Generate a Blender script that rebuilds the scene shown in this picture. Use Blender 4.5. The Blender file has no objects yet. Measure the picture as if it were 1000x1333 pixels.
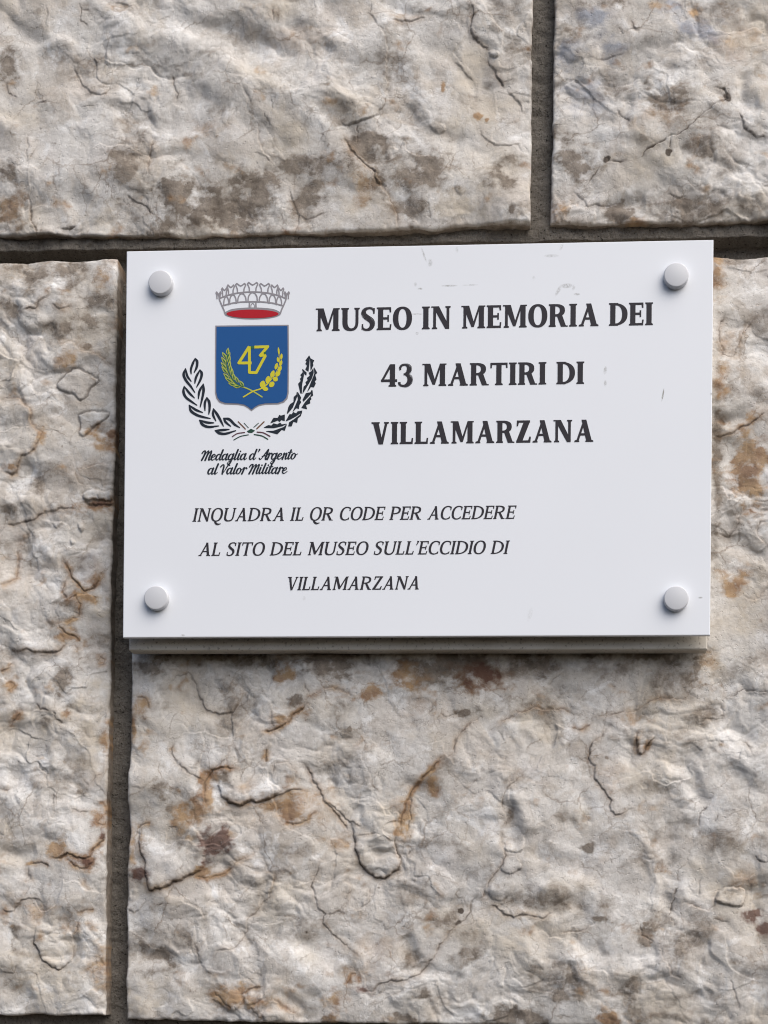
import bpy, math, random
import numpy as np
from mathutils import Vector, geometry
sc = bpy.context.scene
col = sc.collection

# ------------------------------------------------------------------ camera, light, exposure
H_SIGN, F_PX = 0.1995, 2040.0
CAM = dict(loc=(0.0604, -0.7957, -0.2675), rx=0.0032, ry=-0.0093, rz=0.06285, sx=-0.0453, sy=0.4383)
cam_data = bpy.data.cameras.new('camera')
cam = bpy.data.objects.new('camera', cam_data); col.objects.link(cam)
Y_FRONT = -0.0225                       # front face of the sign; the stone's mean plane is y = 0
cam.location = (CAM['loc'][0], CAM['loc'][1] + Y_FRONT, CAM['loc'][2])
cam.rotation_euler = (math.pi / 2 + CAM['rx'], CAM['ry'], CAM['rz'])
cam_data.sensor_width = 36.0
cam_data.lens = 36.0 * F_PX / 1333.0
cam_data.shift_x, cam_data.shift_y = CAM['sx'], CAM['sy']
cam_data.clip_start, cam_data.clip_end = 0.01, 100.0
sc.camera = cam

SUN_DIR = Vector((0.55, -0.56, 0.88)).normalized()
world = bpy.data.worlds.new('World'); sc.world = world; world.use_nodes = True
wn = world.node_tree.nodes; wl = world.node_tree.links
sky = wn.new('ShaderNodeTexSky'); sky.sky_type = 'NISHITA'; sky.sun_disc = False
sky.sun_elevation = math.asin(SUN_DIR.z); sky.sun_rotation = math.atan2(SUN_DIR.x, SUN_DIR.y)
sky.air_density = 0.7; sky.dust_density = 3.0; sky.ozone_density = 0.6
wl.new(sky.outputs[0], wn['Background'].inputs['Color'])
wn['Background'].inputs['Strength'].default_value = 0.085
sun_data = bpy.data.lights.new('sun', 'SUN'); sun_data.energy = 1.5; sun_data.angle = math.radians(70)
sun_data.color = (1.0, 0.985, 0.935)
sun = bpy.data.objects.new('sun', sun_data); col.objects.link(sun)
sun.rotation_euler = (-SUN_DIR).to_track_quat('-Z', 'Y').to_euler(); sun.location = SUN_DIR * 3
sc.view_settings.view_transform = 'Standard'; sc.view_settings.look = 'None'
sc.cycles.filter_width = 1.1; sc.cycles.use_denoising = True; sc.cycles.denoising_input_passes = 'RGB_ALBEDO_NORMAL'; sc.cycles.denoising_prefilter = 'ACCURATE'
sc.view_settings.gamma = 1; sc.view_settings.use_curve_mapping = False
sc.view_settings.exposure = 0.87

# ------------------------------------------------------------------ photo pixel -> point on the plane y = Y
_R = np.array(cam.rotation_euler.to_matrix())
_C = np.array(cam.location)
def at(px, py, Y):
    px = np.asarray(px, float); py = np.asarray(py, float)
    cx = (px - (500 - CAM['sx'] * 1333)) / F_PX
    cy = -(py - (666.5 + CAM['sy'] * 1333)) / F_PX
    d = np.stack([cx, cy, -np.ones_like(cx)], -1) @ _R.T
    t = (Y - _C[1]) / d[..., 1]
    p = _C + d * t[..., None]
    return p[..., 0], p[..., 2]
MM = 0.001

# ------------------------------------------------------------------ helpers
def tag(o, label=None, cat=None, group=None, kind=None):
    if label: o['label'] = label
    if cat: o['category'] = cat
    if group: o['group'] = group
    if kind: o['kind'] = kind
    return o
def empty(name, loc):
    o = bpy.data.objects.new(name, None); o.location = loc; o.empty_display_size = 0.05
    col.objects.link(o); return o
def mesh_obj(name, verts, faces, mat, parent=None, smooth=False):
    me = bpy.data.meshes.new(name)
    v = np.asarray(verts, np.float64)
    if parent is not None:
        p = parent
        while p is not None:
            v = v - np.array(p.location); p = p.parent
    if isinstance(faces, np.ndarray):
        n = len(faces)
        me.vertices.add(len(v)); me.vertices.foreach_set('co', v.astype(np.float32).ravel())
        me.loops.add(n * 4); me.loops.foreach_set('vertex_index', faces.astype(np.int32).ravel())
        me.polygons.add(n); me.polygons.foreach_set('loop_start', np.arange(0, n * 4, 4, dtype=np.int32))
        me.update(calc_edges=True)
    else:
        me.from_pydata(v.tolist(), [], faces); me.update()
    me.polygons.foreach_set('use_smooth', np.full(len(me.polygons), smooth, dtype=bool))
    me.materials.append(mat)
    o = bpy.data.objects.new(name, me); col.objects.link(o)
    if parent is not None: o.parent = parent
    return o
def mat(name, color=(.8, .8, .8), rough=.5, spec=.5, metal=0.0):
    m = bpy.data.materials.new(name); m.use_nodes = True
    b = m.node_tree.nodes['Principled BSDF']
    b.inputs['Base Color'].default_value = (*color, 1); b.inputs['Roughness'].default_value = rough
    b.inputs['Specular IOR Level'].default_value = spec; b.inputs['Metallic'].default_value = metal
    return m, m.node_tree.nodes, m.node_tree.links, b
class N:                                    # tiny node-building shorthand
    def __init__(s, m): s.n = m.node_tree.nodes; s.l = m.node_tree.links; s.tc = s.n.new('ShaderNodeTexCoord')
    def noise(s, scale, detail=4, rough=.55, dist=0.0, vec=None):
        t = s.n.new('ShaderNodeTexNoise'); t.inputs['Scale'].default_value = scale
        t.inputs['Detail'].default_value = detail; t.inputs['Roughness'].default_value = rough
        t.inputs['Distortion'].default_value = dist
        s.l.new(vec or s.tc.outputs['Object'], t.inputs['Vector']); return t.outputs['Fac']
    def rng(s, x, a, b, c=0.0, d=1.0, smooth=False):
        t = s.n.new('ShaderNodeMapRange'); t.interpolation_type = 'SMOOTHSTEP' if smooth else 'LINEAR'
        for k, v in zip(('From Min', 'From Max', 'To Min', 'To Max'), (a, b, c, d)): t.inputs[k].default_value = v
        s.l.new(x, t.inputs['Value']); return t.outputs[0]
    def math(s, op, a, b=None):
        t = s.n.new('ShaderNodeMath'); t.operation = op
        for i, x in enumerate((a, b)):
            if x is None: continue
            if isinstance(x, (int, float)): t.inputs[i].default_value = x
            else: s.l.new(x, t.inputs[i])
        return t.outputs[0]
    def mix(s, f, a, b, mode='MIX'):
        t = s.n.new('ShaderNodeMix'); t.data_type = 'RGBA'; t.blend_type = mode
        for i, x in ((0, f), (6, a), (7, b)):
            if isinstance(x, (int, float)): t.inputs[i].default_value = x
            elif isinstance(x, tuple): t.inputs[i].default_value = (*x, 1)
            else: s.l.new(x, t.inputs[i])
        return t.outputs[2]
    def attr(s, name):
        t = s.n.new('ShaderNodeAttribute'); t.attribute_name = name; return t.outputs['Fac']
    def bump(s, h, dist, strength, bsdf, prev=None):
        t = s.n.new('ShaderNodeBump'); t.inputs['Distance'].default_value = dist; t.inputs['Strength'].default_value = strength
        s.l.new(h, t.inputs['Height'])
        if prev: s.l.new(prev, t.inputs['Normal'])
        s.l.new(t.outputs[0], bsdf.inputs['Normal']); return t.outputs[0]

# ------------------------------------------------------------------ materials
def stone_material():
    m, n, l, b = mat('limestone', rough=.85, spec=.25)
    k = N(m)
    wv = n.new('ShaderNodeVectorMath'); wv.operation = 'SCALE'; wv.inputs['Scale'].default_value = .016
    wn_ = n.new('ShaderNodeTexNoise'); wn_.inputs['Scale'].default_value = 60; wn_.inputs['Detail'].default_value = 6; wn_.inputs['Roughness'].default_value = .6
    l.new(k.tc.outputs['Object'], wn_.inputs['Vector']); l.new(wn_.outputs['Color'], wv.inputs[0])
    wa = n.new('ShaderNodeVectorMath'); wa.operation = 'ADD'; l.new(k.tc.outputs['Object'], wa.inputs[0]); l.new(wv.outputs[0], wa.inputs[1])
    def cells(scale, feature='F1'):
        t = n.new('ShaderNodeTexVoronoi'); t.feature = feature; t.inputs['Scale'].default_value = scale
        l.new(wa.outputs[0], t.inputs['Vector'])
        if feature != 'F1': return t.outputs['Distance']
        sp = n.new('ShaderNodeSeparateColor'); l.new(t.outputs['Color'], sp.inputs[0]); return sp.outputs[0]
    big = k.rng(k.noise(18, 5, .55, .4), .3, .7)
    mid = k.rng(k.noise(70, 6, .6, .6), .32, .68)
    fine = k.noise(520, 5, .7)
    c = k.mix(big, (.48, .446, .402), (.685, .662, .63))
    c = k.mix(k.math('MULTIPLY', mid, .5), c, (.71, .69, .67))
    c = k.mix(k.math('MULTIPLY', k.rng(cells(34), .55, 1.0), .42), c, (.47, .405, .335))        # chips of other beds, crisp edged
    c = k.mix(k.math('MULTIPLY', k.rng(cells(75), .5, 1.0), .32), c, (.76, .75, .735))
    c = k.mix(k.math('MULTIPLY', k.rng(cells(140), .62, 1.0), .28), c, (.43, .385, .345))
    pink = k.rng(k.noise(28, 4, .55, .5), .52, .72)
    c = k.mix(k.math('MULTIPLY', pink, .14), c, (.60, .51, .475))
    tan = k.rng(k.noise(44, 6, .65, .9), .52, .70)
    c = k.mix(k.math('MULTIPLY', tan, .5), c, (.44, .365, .285))
    c = k.mix(1.0, c, k.mix(k.rng(fine, .3, .7), (.84, .83, .815), (1.09, 1.09, 1.09)), 'MULTIPLY')
    dark_spots = k.rng(k.noise(300, 3, .6), .68, .74)
    c = k.mix(k.math('MULTIPLY', dark_spots, .55), c, (.17, .135, .105))
    white = k.rng(k.noise(55, 7, .68, .5), .54, .66)
    c = k.mix(k.math('MULTIPLY', white, .75), c, (.82, .81, .795))
    edge = k.math('MULTIPLY', k.rng(cells(34, 'DISTANCE_TO_EDGE'), .0, .022, 1, 0), k.rng(k.noise(30, 3), .50, .60))
    c = k.mix(k.math('MULTIPLY', edge, .6), c, (.20, .15, .11))
    edge2 = k.math('MULTIPLY', k.rng(cells(75, 'DISTANCE_TO_EDGE'), .0, .04, 1, 0), k.rng(k.noise(26, 3), .53, .63))
    c = k.mix(k.math('MULTIPLY', edge2, .5), c, (.24, .18, .135))
    ridge = k.math('ABSOLUTE', k.math('SUBTRACT', k.noise(48, 5, .6, .8), .5))
    vein = k.math('MULTIPLY', k.rng(ridge, .0, .012, 1, 0), k.rng(k.noise(22, 3), .48, .62))
    c = k.mix(k.math('MULTIPLY', vein, .55), c, (.21, .17, .14))
    rag = k.noise(150, 7, .72, .5)
    def stained(c, name, colour, gain=1.0, lo=.34, hi=.60):
        f = k.math('MULTIPLY', k.attr(name), k.rng(rag, lo, hi, .5, 1.3))
        f = k.math('MINIMUM', k.math('MULTIPLY', f, gain), .88)
        return k.mix(f, c, colour)
    c = stained(c, 'cream', (.57, .50, .405), .75)
    c = stained(c, 'cool', (.37, .385, .43), .8)
    c = stained(c, 'grime_shade', k.mix(k.rng(k.noise(130, 6, .7), .35, .65), (.095, .07, .05), (.26, .215, .17)), 1.1)
    c = stained(c, 'rust', k.mix(k.rng(k.noise(110, 4), .35, .65), (.22, .12, .06), (.42, .275, .145)), 1.0)
    c = stained(c, 'maroon', (.115, .058, .043), 1.0)
    c = k.mix(k.math('MINIMUM', k.attr('crack'), .9), c, (.065, .048, .036))
    l.new(c, b.inputs['Base Color'])
    h1 = k.bump(k.noise(300, 7, .62, .3), .0011, .45, b)
    k.bump(k.rng(k.noise(640, 3, .6), .60, .72, 1, 0), .0004, .6, b, h1)
    return m
def mortar_material():
    m, n, l, b = mat('mortar', rough=.95, spec=.15)
    k = N(m)
    c = k.mix(k.rng(k.noise(60, 5, .6), .3, .7), (.10, .086, .070), (.18, .16, .136))
    c = k.mix(k.rng(k.noise(900, 3, .7), .35, .68), c, (.21, .19, .165))
    c = k.mix(k.rng(k.noise(700, 2, .5), .62, .72), c, (.035, .03, .026))
    l.new(c, b.inputs['Base Color'])
    h = k.bump(k.noise(240, 6, .7), .003, .8, b)
    k.bump(k.noise(1100, 3, .7), .0008, .8, b, h)
    return m
STONE, MORTAR = stone_material(), mortar_material()

# ------------------------------------------------------------------ numpy noise
def _hash(ix, iy, seed):
    h = (ix.astype(np.int64) * 374761393 + iy.astype(np.int64) * 668265263 + seed * 2147483647) & 0xffffffff
    h = ((h ^ (h >> 13)) * 1274126177) & 0xffffffff
    h = ((h ^ (h >> 16)) * 2246822519) & 0xffffffff
    return ((h ^ (h >> 15)) & 0xffffff) / float(0xffffff)
def perlin(x, y, seed=0):
    ix, iy = np.floor(x), np.floor(y); fx, fy = x - ix, y - iy
    u = fx * fx * fx * (fx * (fx * 6 - 15) + 10); v = fy * fy * fy * (fy * (fy * 6 - 15) + 10)
    def g(a, b):
        t = _hash(ix + a, iy + b, seed) * 2 * np.pi
        return np.cos(t) * (fx - a) + np.sin(t) * (fy - b)
    return 1.5 * ((g(0, 0) * (1 - u) + g(1, 0) * u) * (1 - v) + (g(0, 1) * (1 - u) + g(1, 1) * u) * v)
def fbm(x, y, octs=4, seed=0, gain=.5, lac=2.03):
    s = 0; a = 1
    for o in range(octs):
        s = s + a * perlin(x, y, seed + o * 17); x = x * lac + 13.7; y = y * lac + 7.1; a *= gain
    return s
def billow(x, y, octs=3, seed=0, gain=.5):
    s = 0; a = 1
    for o in range(octs):
        s = s + a * (np.sqrt(perlin(x, y, seed + o * 31) ** 2 + .012) - .25); x = x * 2.1 + 3.3; y = y * 2.1 + 9.2; a *= gain
    return s
def facets(x, y, seed=0):                  # tilted chips: a plane per Voronoi cell
    ix, iy = np.floor(x), np.floor(y)
    best = np.full(x.shape, 9.0); h = np.zeros(x.shape); second = np.full(x.shape, 9.0)
    for a in (-1, 0, 1):
        for b in (-1, 0, 1):
            cx, cy = ix + a, iy + b
            px = cx + _hash(cx, cy, seed); py = cy + _hash(cx, cy, seed + 5)
            d = (x - px) ** 2 + (y - py) ** 2
            tx = _hash(cx, cy, seed + 9) - .5; ty = _hash(cx, cy, seed + 11) - .5; of = _hash(cx, cy, seed + 13) - .5
            hh = tx * (x - px) * 1.4 + ty * (y - py) * 1.4 + of * .35
            c = d < best
            second = np.where(c, best, np.minimum(second, d)); h = np.where(c, hh, h); best = np.where(c, d, best)
    return h, np.sqrt(second) - np.sqrt(best)

def cobbles(x, y, k=9.0, seed=0):          # rounded lumps that meet in soft creases
    ix, iy = np.floor(x), np.floor(y); S = np.zeros(x.shape)
    for a in (-1, 0, 1):
        for b in (-1, 0, 1):
            cx, cy = ix + a, iy + b
            d2 = (x - cx - _hash(cx, cy, seed)) ** 2 + (y - cy - _hash(cx, cy, seed + 5)) ** 2
            S += np.exp(-k * (d2 * (.75 + .6 * _hash(cx, cy, seed + 7)) - .22 * _hash(cx, cy, seed + 9)))
    return np.log(S) / k

# ------------------------------------------------------------------ what the photograph shows on the stone (crop origin, zoom)
CROP = dict(Z1=(0, 0, 4), Z2=(250, 0, 4), Z3=(480, 0, 4), Z4=(700, 0, 3.3333), Z5=(0, 320, 5.128), Z6=(0, 570, 5.128),
            Z7=(0, 820, 5.128), Z8=(0, 1073, 5.128), Y1=(150, 830, 4), Y2=(350, 830, 4), Y3=(550, 830, 4), Y4=(750, 830, 4),
            Y5=(150, 1083, 4), Y6=(350, 1083, 4), Y7=(550, 1083, 4), Y8=(750, 1083, 4), RS=(900, 290, 2.19),
            W1=(230, 460, 10), W2=(325, 455, 10.526), CR=(275, 360, 9.0909), SH=(270, 355, 7.208), E1=(220, 350, 4.762))
def px(crop, pts):
    ox, oy, s = CROP[crop]
    return [(ox + x / s, oy + y / s) for x, y in pts]
# cracks: crop, points, darkness 0..1, groove depth mm, step mm (raised to the left of travel, image coords), rust 0..1
CRACKS = [
 ('Z1', [(140,1000),(150,1060),(155,1140),(185,1190),(220,1190)], .8, 1.0, -.6, .1),
 ('Z1', [(300,1170),(345,1175),(385,1155)], .9, 1.0, .6, 0),
 ('Z1', [(410,0),(418,60),(415,100),(450,125)], .6, .7, .3, .1), ('Z1', [(415,50),(460,42)], .6, .6, 0, 0),
 ('Z1', [(370,320),(420,430),(470,475),(530,490),(590,450)], .45, .8, .8, .1),
 ('Z1', [(890,375),(905,430),(918,480),(915,520)], .6, .6, .3, .1),
 ('Z1', [(135,690),(140,760),(140,850),(190,740)], .35, .5, .4, .1),
 ('Z1', [(800,720),(775,800),(770,850),(780,905)], .6, .8, -.5, .2),
 ('Z1', [(660,1010),(690,1030),(760,1070),(800,1110)], .7, .8, .6, .1),
 ('Z1', [(430,550),(490,545)], .6, .7, 0, 0), ('Z1', [(180,520),(240,525)], .5, .5, .3, 0),
 ('Z1', [(20,420),(40,470),(75,500)], .6, .6, .4, .2), ('Z1', [(600,530),(690,530),(740,560),(800,570)], .25, .5, .6, 0),
 ('Z1', [(235,0),(240,60),(235,120),(250,130)], .35, .4, .3, 0), ('Z1', [(590,0),(640,15),(690,45)], .5, .6, .4, 0),
 ('Z2', [(940,0),(930,60),(960,130),(1000,160)], .5, .6, .4, 0),
 ('Z3', [(45,120),(90,190),(105,250),(95,330),(95,440),(85,530),(50,590),(0,620),(-80,640),(-140,640),(-160,600)], .55, .9, -1.2, 0),
 ('Z2', [(860,640),(858,740)], .8, .6, 0, .1), ('Z2', [(790,700),(830,780),(900,850),(950,890),(960,950),(1000,970)], .6, 1.2, .8, .3),
 ('Z3', [(0,860),(40,900),(65,960),(110,1020),(145,1100),(150,1190)], .7, .9, -.8, .2),
 ('Z2', [(500,955),(510,1020),(540,1060),(550,1130),(520,1200)], .7, .8, .4, .1),
 ('Z2', [(280,460),(300,520),(310,545)], .4, .4, .3, 0), ('Z2', [(340,640),(350,740),(390,800),(420,830)], .35, .6, -.5, .1),
 ('Z2', [(380,600),(410,660)], .5, .5, .3, 0), ('Z2', [(310,790),(380,800),(400,830)], .4, .6, .5, 0),
 ('Z2', [(420,50),(425,110)], .6, .6, 0, .2), ('Z2', [(635,0),(640,40),(600,60)], .4, .5, .3, 0),
 ('Z2', [(545,1090),(590,1120),(640,1110),(700,1090)], .45, .6, .5, .1),
 ('Z3', [(530,0),(540,60),(530,150),(545,180),(600,230),(630,240)], .55, .9, .9, .2),
 ('Z3', [(610,290),(650,350),(690,410),(700,435)], .7, 1.0, .9, .2), ('Z3', [(720,450),(790,520),(800,565)], .4, .8, .9, .1),
 ('Z3', [(700,415),(750,390)], .4, .4, .3, 0), ('Z3', [(575,650),(600,700),(660,745),(720,750),(780,735),(800,780)], .5, .6, .5, .1),
 ('Z3', [(440,300),(490,350),(540,400)], .3, .6, .7, 0), ('Z3', [(110,100),(220,100),(300,80)], .4, .6, .8, .3),
 ('Z3', [(280,1120),(300,1050),(325,1100),(320,1120),(280,1120)], .5, .3, .3, 0), ('Z3', [(440,960),(450,990),(480,1010),(510,985)], .4, .3, .4, 0),
 ('Z4', [(760,380),(810,390),(825,430),(780,450),(720,500),(670,550),(600,590),(550,610),(480,650),(430,685)], 1.0, 1.3, .5, 0),
 ('Z4', [(375,690),(310,695),(300,680)], 1, 1.0, .4, 0), ('Z4', [(265,715),(230,770),(200,810)], .8, .8, -.4, 0),
 ('Z4', [(870,480),(900,550),(950,580),(1000,580)], .8, .9, .9, .1), ('Z4', [(770,540),(840,555)], .5, .5, .3, 0),
 ('Z4', [(575,600),(570,655)], 1, .9, 0, 0), ('Z4', [(345,475),(405,530)], .7, .8, .3, .2),
 ('Z4', [(400,80),(420,125),(445,130)], .6, .6, .4, .2), ('Z4', [(345,120),(370,150),(420,125),(490,110)], .4, .4, .3, .1),
 ('Z4', [(160,820),(220,880),(340,870)], .5, .8, .6, .1), ('Z4', [(570,835),(620,850),(650,840)], .6, .8, .5, .1),
 ('Z4', [(210,250),(300,245),(380,225)], .4, .5, .4, .1), ('Z4', [(470,25),(500,10)], .7, .6, 0, 0),
 ('Z5', [(0,1010),(80,1000),(130,1010),(160,1060),(200,1090),(205,1180),(240,1220),(270,1240),(250,1300),(230,1350),(220,1370),(180,1392),(140,1402),(110,1442),(100,1502),(70,1522),(30,1502),(0,1487)], .55, 1.0, -1.0, .5),
 ('Z5', [(350,660),(440,640),(490,645),(520,690),(600,700),(700,740),(760,800)], .35, .5, -.4, .3),
 ('Z5', [(160,430),(240,425),(280,370),(330,330)], .7, .9, .7, .3), ('Z5', [(350,390),(400,430),(480,410)], .4, .7, .7, .3),
 ('Z5', [(0,540),(60,590),(110,600)], .5, .8, -.6, .1), ('Z5', [(180,900),(230,960),(270,1000)], .3, .5, -.5, 0),
 ('Z6', [(0,570),(100,560),(210,540),(300,490),(380,465),(530,465)], .6, .8, .8, .3),
 ('Z6', [(490,210),(510,270),(535,310)], .5, .7, -.5, .1), ('Z6', [(490,210),(560,180),(640,150),(720,160)], .4, .6, -.6, .2),
 ('Z6', [(530,430),(640,440),(740,430)], .9, 1.6, .6, .7), ('Z6', [(420,820),(460,860),(470,920),(520,980),(560,1015),(610,1000),(650,940),(690,870)], .6, 1.2, .8, .9),
 ('Z6', [(480,930),(430,960),(415,1020),(450,1080),(500,1050),(530,1110),(510,1190),(440,1230),(310,1230)], .4, .8, .5, .7),
 ('Z6', [(0,1000),(60,960),(100,930),(105,820),(95,720)], .5, .8, .5, .5), ('Z6', [(250,930),(330,1020)], .7, .5, 0, 0),
 ('Z6', [(380,1240),(420,1290),(500,1310)], .5, .9, .5, .7),
 ('Z7', [(60,140),(160,130),(270,150),(380,140),(420,90),(400,10)], .7, 1.1, 1.2, .3), ('Z7', [(430,10),(490,30),(520,70)], .6, .7, .3, .8),
 ('Z7', [(490,80),(515,140)], .5, .5, 0, .4), ('Z7', [(0,280),(50,260),(75,215)], .5, .8, .6, .6),
 ('Z7', [(630,200),(650,170),(680,190),(670,220),(630,215)], .5, .5, .3, .7), ('Z7', [(40,360),(70,340),(95,360),(70,390),(50,420)], .4, .5, .3, .8),
 ('Z7', [(370,550),(380,600),(430,625)], .7, .7, .5, .1), ('Z7', [(230,490),(270,525),(340,545)], .6, .8, .6, .2),
 ('Z7', [(50,650),(90,590),(130,550)], .4, .8, .3, .6), ('Z7', [(0,1060),(50,1060)], .7, .8, .5, .2), ('Z7', [(350,1090),(360,1160)], .6, .7, .4, .1),
 ('Z7', [(480,1190),(530,1215),(590,1215)], .6, .7, .4, .3), ('Z7', [(640,1160),(680,1150),(700,1200),(660,1270),(640,1290),(690,1300),(705,1230)], .4, .6, .3, .8),
 ('Z7', [(530,970),(560,1010),(600,1030),(630,970),(680,950)], .4, .4, .3, .2), ('Z7', [(230,870),(260,920),(320,960)], .4, .8, -.7, 0),
 ('Z8', [(690,60),(670,120),(620,170),(600,220),(560,235),(500,210),(450,190),(400,230),(350,220)], .7, 1.5, -1.0, .9),
 ('Z8', [(450,230),(500,280),(560,300),(610,270),(630,220)], .5, 1.0, .5, .9), ('Z8', [(330,280),(270,250),(190,265)], .7, 1.0, -.5, .6),
 ('Z8', [(190,270),(180,330),(200,360),(140,390)], .4, .6, .4, .3), ('Z8', [(190,420),(160,470)], .5, .5, .3, .2),
 ('Z8', [(300,520),(190,490),(130,510),(80,580),(40,585),(0,575)], .6, .9, -.8, .2), ('Z8', [(0,985),(80,990),(110,940)], .5, .7, .5, .1),
 ('Z8', [(225,725),(230,810),(270,900),(330,950),(385,975),(440,940),(475,900),(480,770)], .75, .9, 0, .1),
 ('Z8', [(500,600),(560,570),(620,580)], .5, .6, 0, .6), ('Z8', [(510,640),(510,700),(480,740)], .4, .7, .4, .5),
 ('Y1', [(250,265),(310,195),(370,170),(410,220),(420,290),(470,380),(540,392),(610,380),(660,300),(650,260),(610,225),(580,190)], .45, .5, .5, .1),
 ('Y1', [(100,300),(150,310),(180,370)], .5, .7, .3, .6), ('Y1', [(130,400),(150,430)], .4, .4, .2, .5),
 ('Y1', [(300,540),(285,610),(340,670),(400,710),(470,750)], .6, .8, .6, .2), ('Y1', [(470,860),(465,760),(500,690),(560,680),(640,680)], .55, 1.4, .4, .9),
 ('Y1', [(500,690),(580,635)], .4, .4, .3, .2), ('Y1', [(560,830),(600,860),(650,878),(710,855),(770,860),(850,820),(930,795),(1000,800)], .65, 1.1, 1.2, .6),
 ('Y1', [(1000,350),(930,400),(880,450),(820,490),(770,490)], .55, 1.7, -.4, .95), ('Y1', [(810,370),(815,440),(825,470)], .7, .7, .3, .3),
 ('Y1', [(790,580),(780,650)], .5, 1.1, .3, .8), ('Y1', [(820,720),(830,660),(900,650),(940,690),(940,740)], .4, .5, -.4, .2),
 ('Y1', [(80,780),(160,780)], .4, .4, .3, .1), ('Y1', [(270,990),(320,985)], .8, .6, 0, 0), ('Y1', [(110,990),(130,965),(180,970)], .6, .8, 0, .7),
 ('Y2', [(200,330),(240,295),(290,260),(340,260),(400,290),(440,300)], .5, .8, -.6, .5), ('Y2', [(190,240),(210,290)], .5, .5, .3, .1),
 ('Y2', [(185,660),(220,720),(260,790),(290,850),(340,910),(390,960),(410,1000)], .6, 1.3, 1.0, .5), ('Y2', [(290,850),(360,900),(420,960),(490,985)], .5, .9, 1.0, .2),
 ('Y2', [(70,960),(130,980),(200,950),(260,890)], .3, .8, .5, .8), ('Y2', [(910,620),(860,670),(800,730),(740,800),(715,870),(690,940),(680,1000)], .5, 1.6, -.8, .95),
 ('Y2', [(740,820),(735,930),(725,990)], .7, 1.0, .3, .4), ('Y2', [(800,430),(850,370),(845,330)], .35, .5, .4, .1), ('Y2', [(890,390),(920,410),(1000,385)], .4, .5, .4, .2),
 ('Y3', [(110,640),(165,600),(170,540),(210,480),(260,440),(310,415)], .6, .8, -.4, .3),
 ('Y3', [(360,475),(430,430),(500,390),(590,360),(640,375),(730,365),(800,400)], .6, .9, -.7, .35), ('Y3', [(450,250),(430,315)], .45, .4, .2, 0),
 ('Y3', [(380,340),(370,390)], .45, .4, .2, 0), ('Y3', [(390,480),(430,540)], .45, .4, .2, 0), ('Y3', [(660,250),(680,220),(740,170)], .35, .6, .4, .1),
 ('Y3', [(770,465),(830,480),(880,440)], .4, .7, .3, .6), ('Y3', [(520,720),(460,770),(420,820),(415,880),(435,940),(440,980)], .6, .9, -.7, .1),
 ('Y3', [(530,730),(600,760),(660,765)], .35, .5, -.4, .1),
 ('Y4', [(0,480),(40,480),(80,445)], .4, .6, 0, .5), ('Y4', [(100,410),(200,400),(300,380),(360,350),(400,320),(450,312),(600,320)], .6, .8, -.6, .3),
 ('Y4', [(180,455),(140,500),(70,570),(65,630),(100,670),(95,730),(150,800),(180,850),(175,900),(210,925),(260,910),(300,890)], .7, .9, .9, .25),
 ('Y4', [(330,490),(315,550),(320,590),(350,600),(370,560),(405,525)], .75, 1.3, .8, .6), ('Y4', [(780,300),(830,295),(870,265),(920,270),(980,280),(1000,275)], .65, .9, -.6, .1),
 ('Y4', [(760,320),(775,400),(740,420),(680,415),(640,440)], .5, .8, -.5, .1), ('Y4', [(690,880),(650,910),(640,990)], .6, .7, -.4, .1),
 ('Y4', [(740,920),(725,960)], .7, .6, 0, 0), ('Y4', [(860,570),(850,640)], .5, .5, .3, 0), ('Y4', [(880,530),(920,610)], .6, .7, .4, .1),
 ('Y5', [(110,0),(120,100),(150,160),(160,270),(180,300),(240,300),(270,280),(340,250),(400,220),(460,195)], .7, 1.3, 0, .5),
 ('Y5', [(410,230),(480,240),(570,215),(610,180)], .6, .9, 0, .9), ('Y5', [(740,110),(790,180),(830,240),(810,320),(740,400),(690,460),(670,540),(620,610),(570,610),(530,625),(510,660)], .5, .6, -.4, .15),
 ('Y5', [(610,180),(680,130),(740,110)], .4, .5, -.5, .4), ('Y5', [(340,350),(390,370),(440,400),(465,450)], .35, .8, -.8, 0),
 ('Y5', [(410,560),(420,610),(440,670),(470,730),(510,735)], .5, .5, .3, .1), ('Y5', [(660,900),(655,850),(700,815),(770,810)], .5, .8, .3, .7),
 ('Y5', [(500,820),(560,880),(600,930)], .5, .9, .3, .7), ('Y5', [(820,870),(870,910),(940,950)], .4, 1.0, -.7, .6), ('Y5', [(700,920),(760,980)], .6, .7, .3, .5),
 ('Y5', [(50,400),(90,420),(160,370)], .5, .7, .5, .1),
 ('Y6', [(420,-30),(440,50),(460,120),(480,180),(530,220),(590,245),(640,220),(675,195),(680,140),(655,60),(655,0)], .8, 1.2, 0, .3),
 ('Y6', [(450,25),(500,15),(560,5)], .5, .6, 0, .2), ('Y6', [(265,150),(245,220),(220,280),(245,340),(250,390),(295,430),(275,470),(300,500),(380,580),(470,650)], .65, .8, .6, .15),
 ('Y6', [(300,430),(350,415),(410,430)], .5, .4, .3, .1), ('Y6', [(525,270),(520,360),(480,400),(460,470)], .45, .5, -.4, .1), ('Y6', [(400,350),(405,325),(430,310)], .5, .4, .2, .1),
 ('Y6', [(990,470),(930,530),(890,590),(870,640),(820,690),(790,740),(720,775),(640,775),(570,790),(540,830),(490,830)], .6, .9, -.7, .2),
 ('Y6', [(690,110),(720,125),(750,95)], .5, .5, .2, .1), ('Y6', [(410,800),(420,750),(460,735)], .4, .8, 0, .9),
 ('Y7', [(410,-20),(415,80),(440,120),(410,180),(360,240),(330,290),(320,340),(290,345)], .55, .8, -.5, .25),
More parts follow.
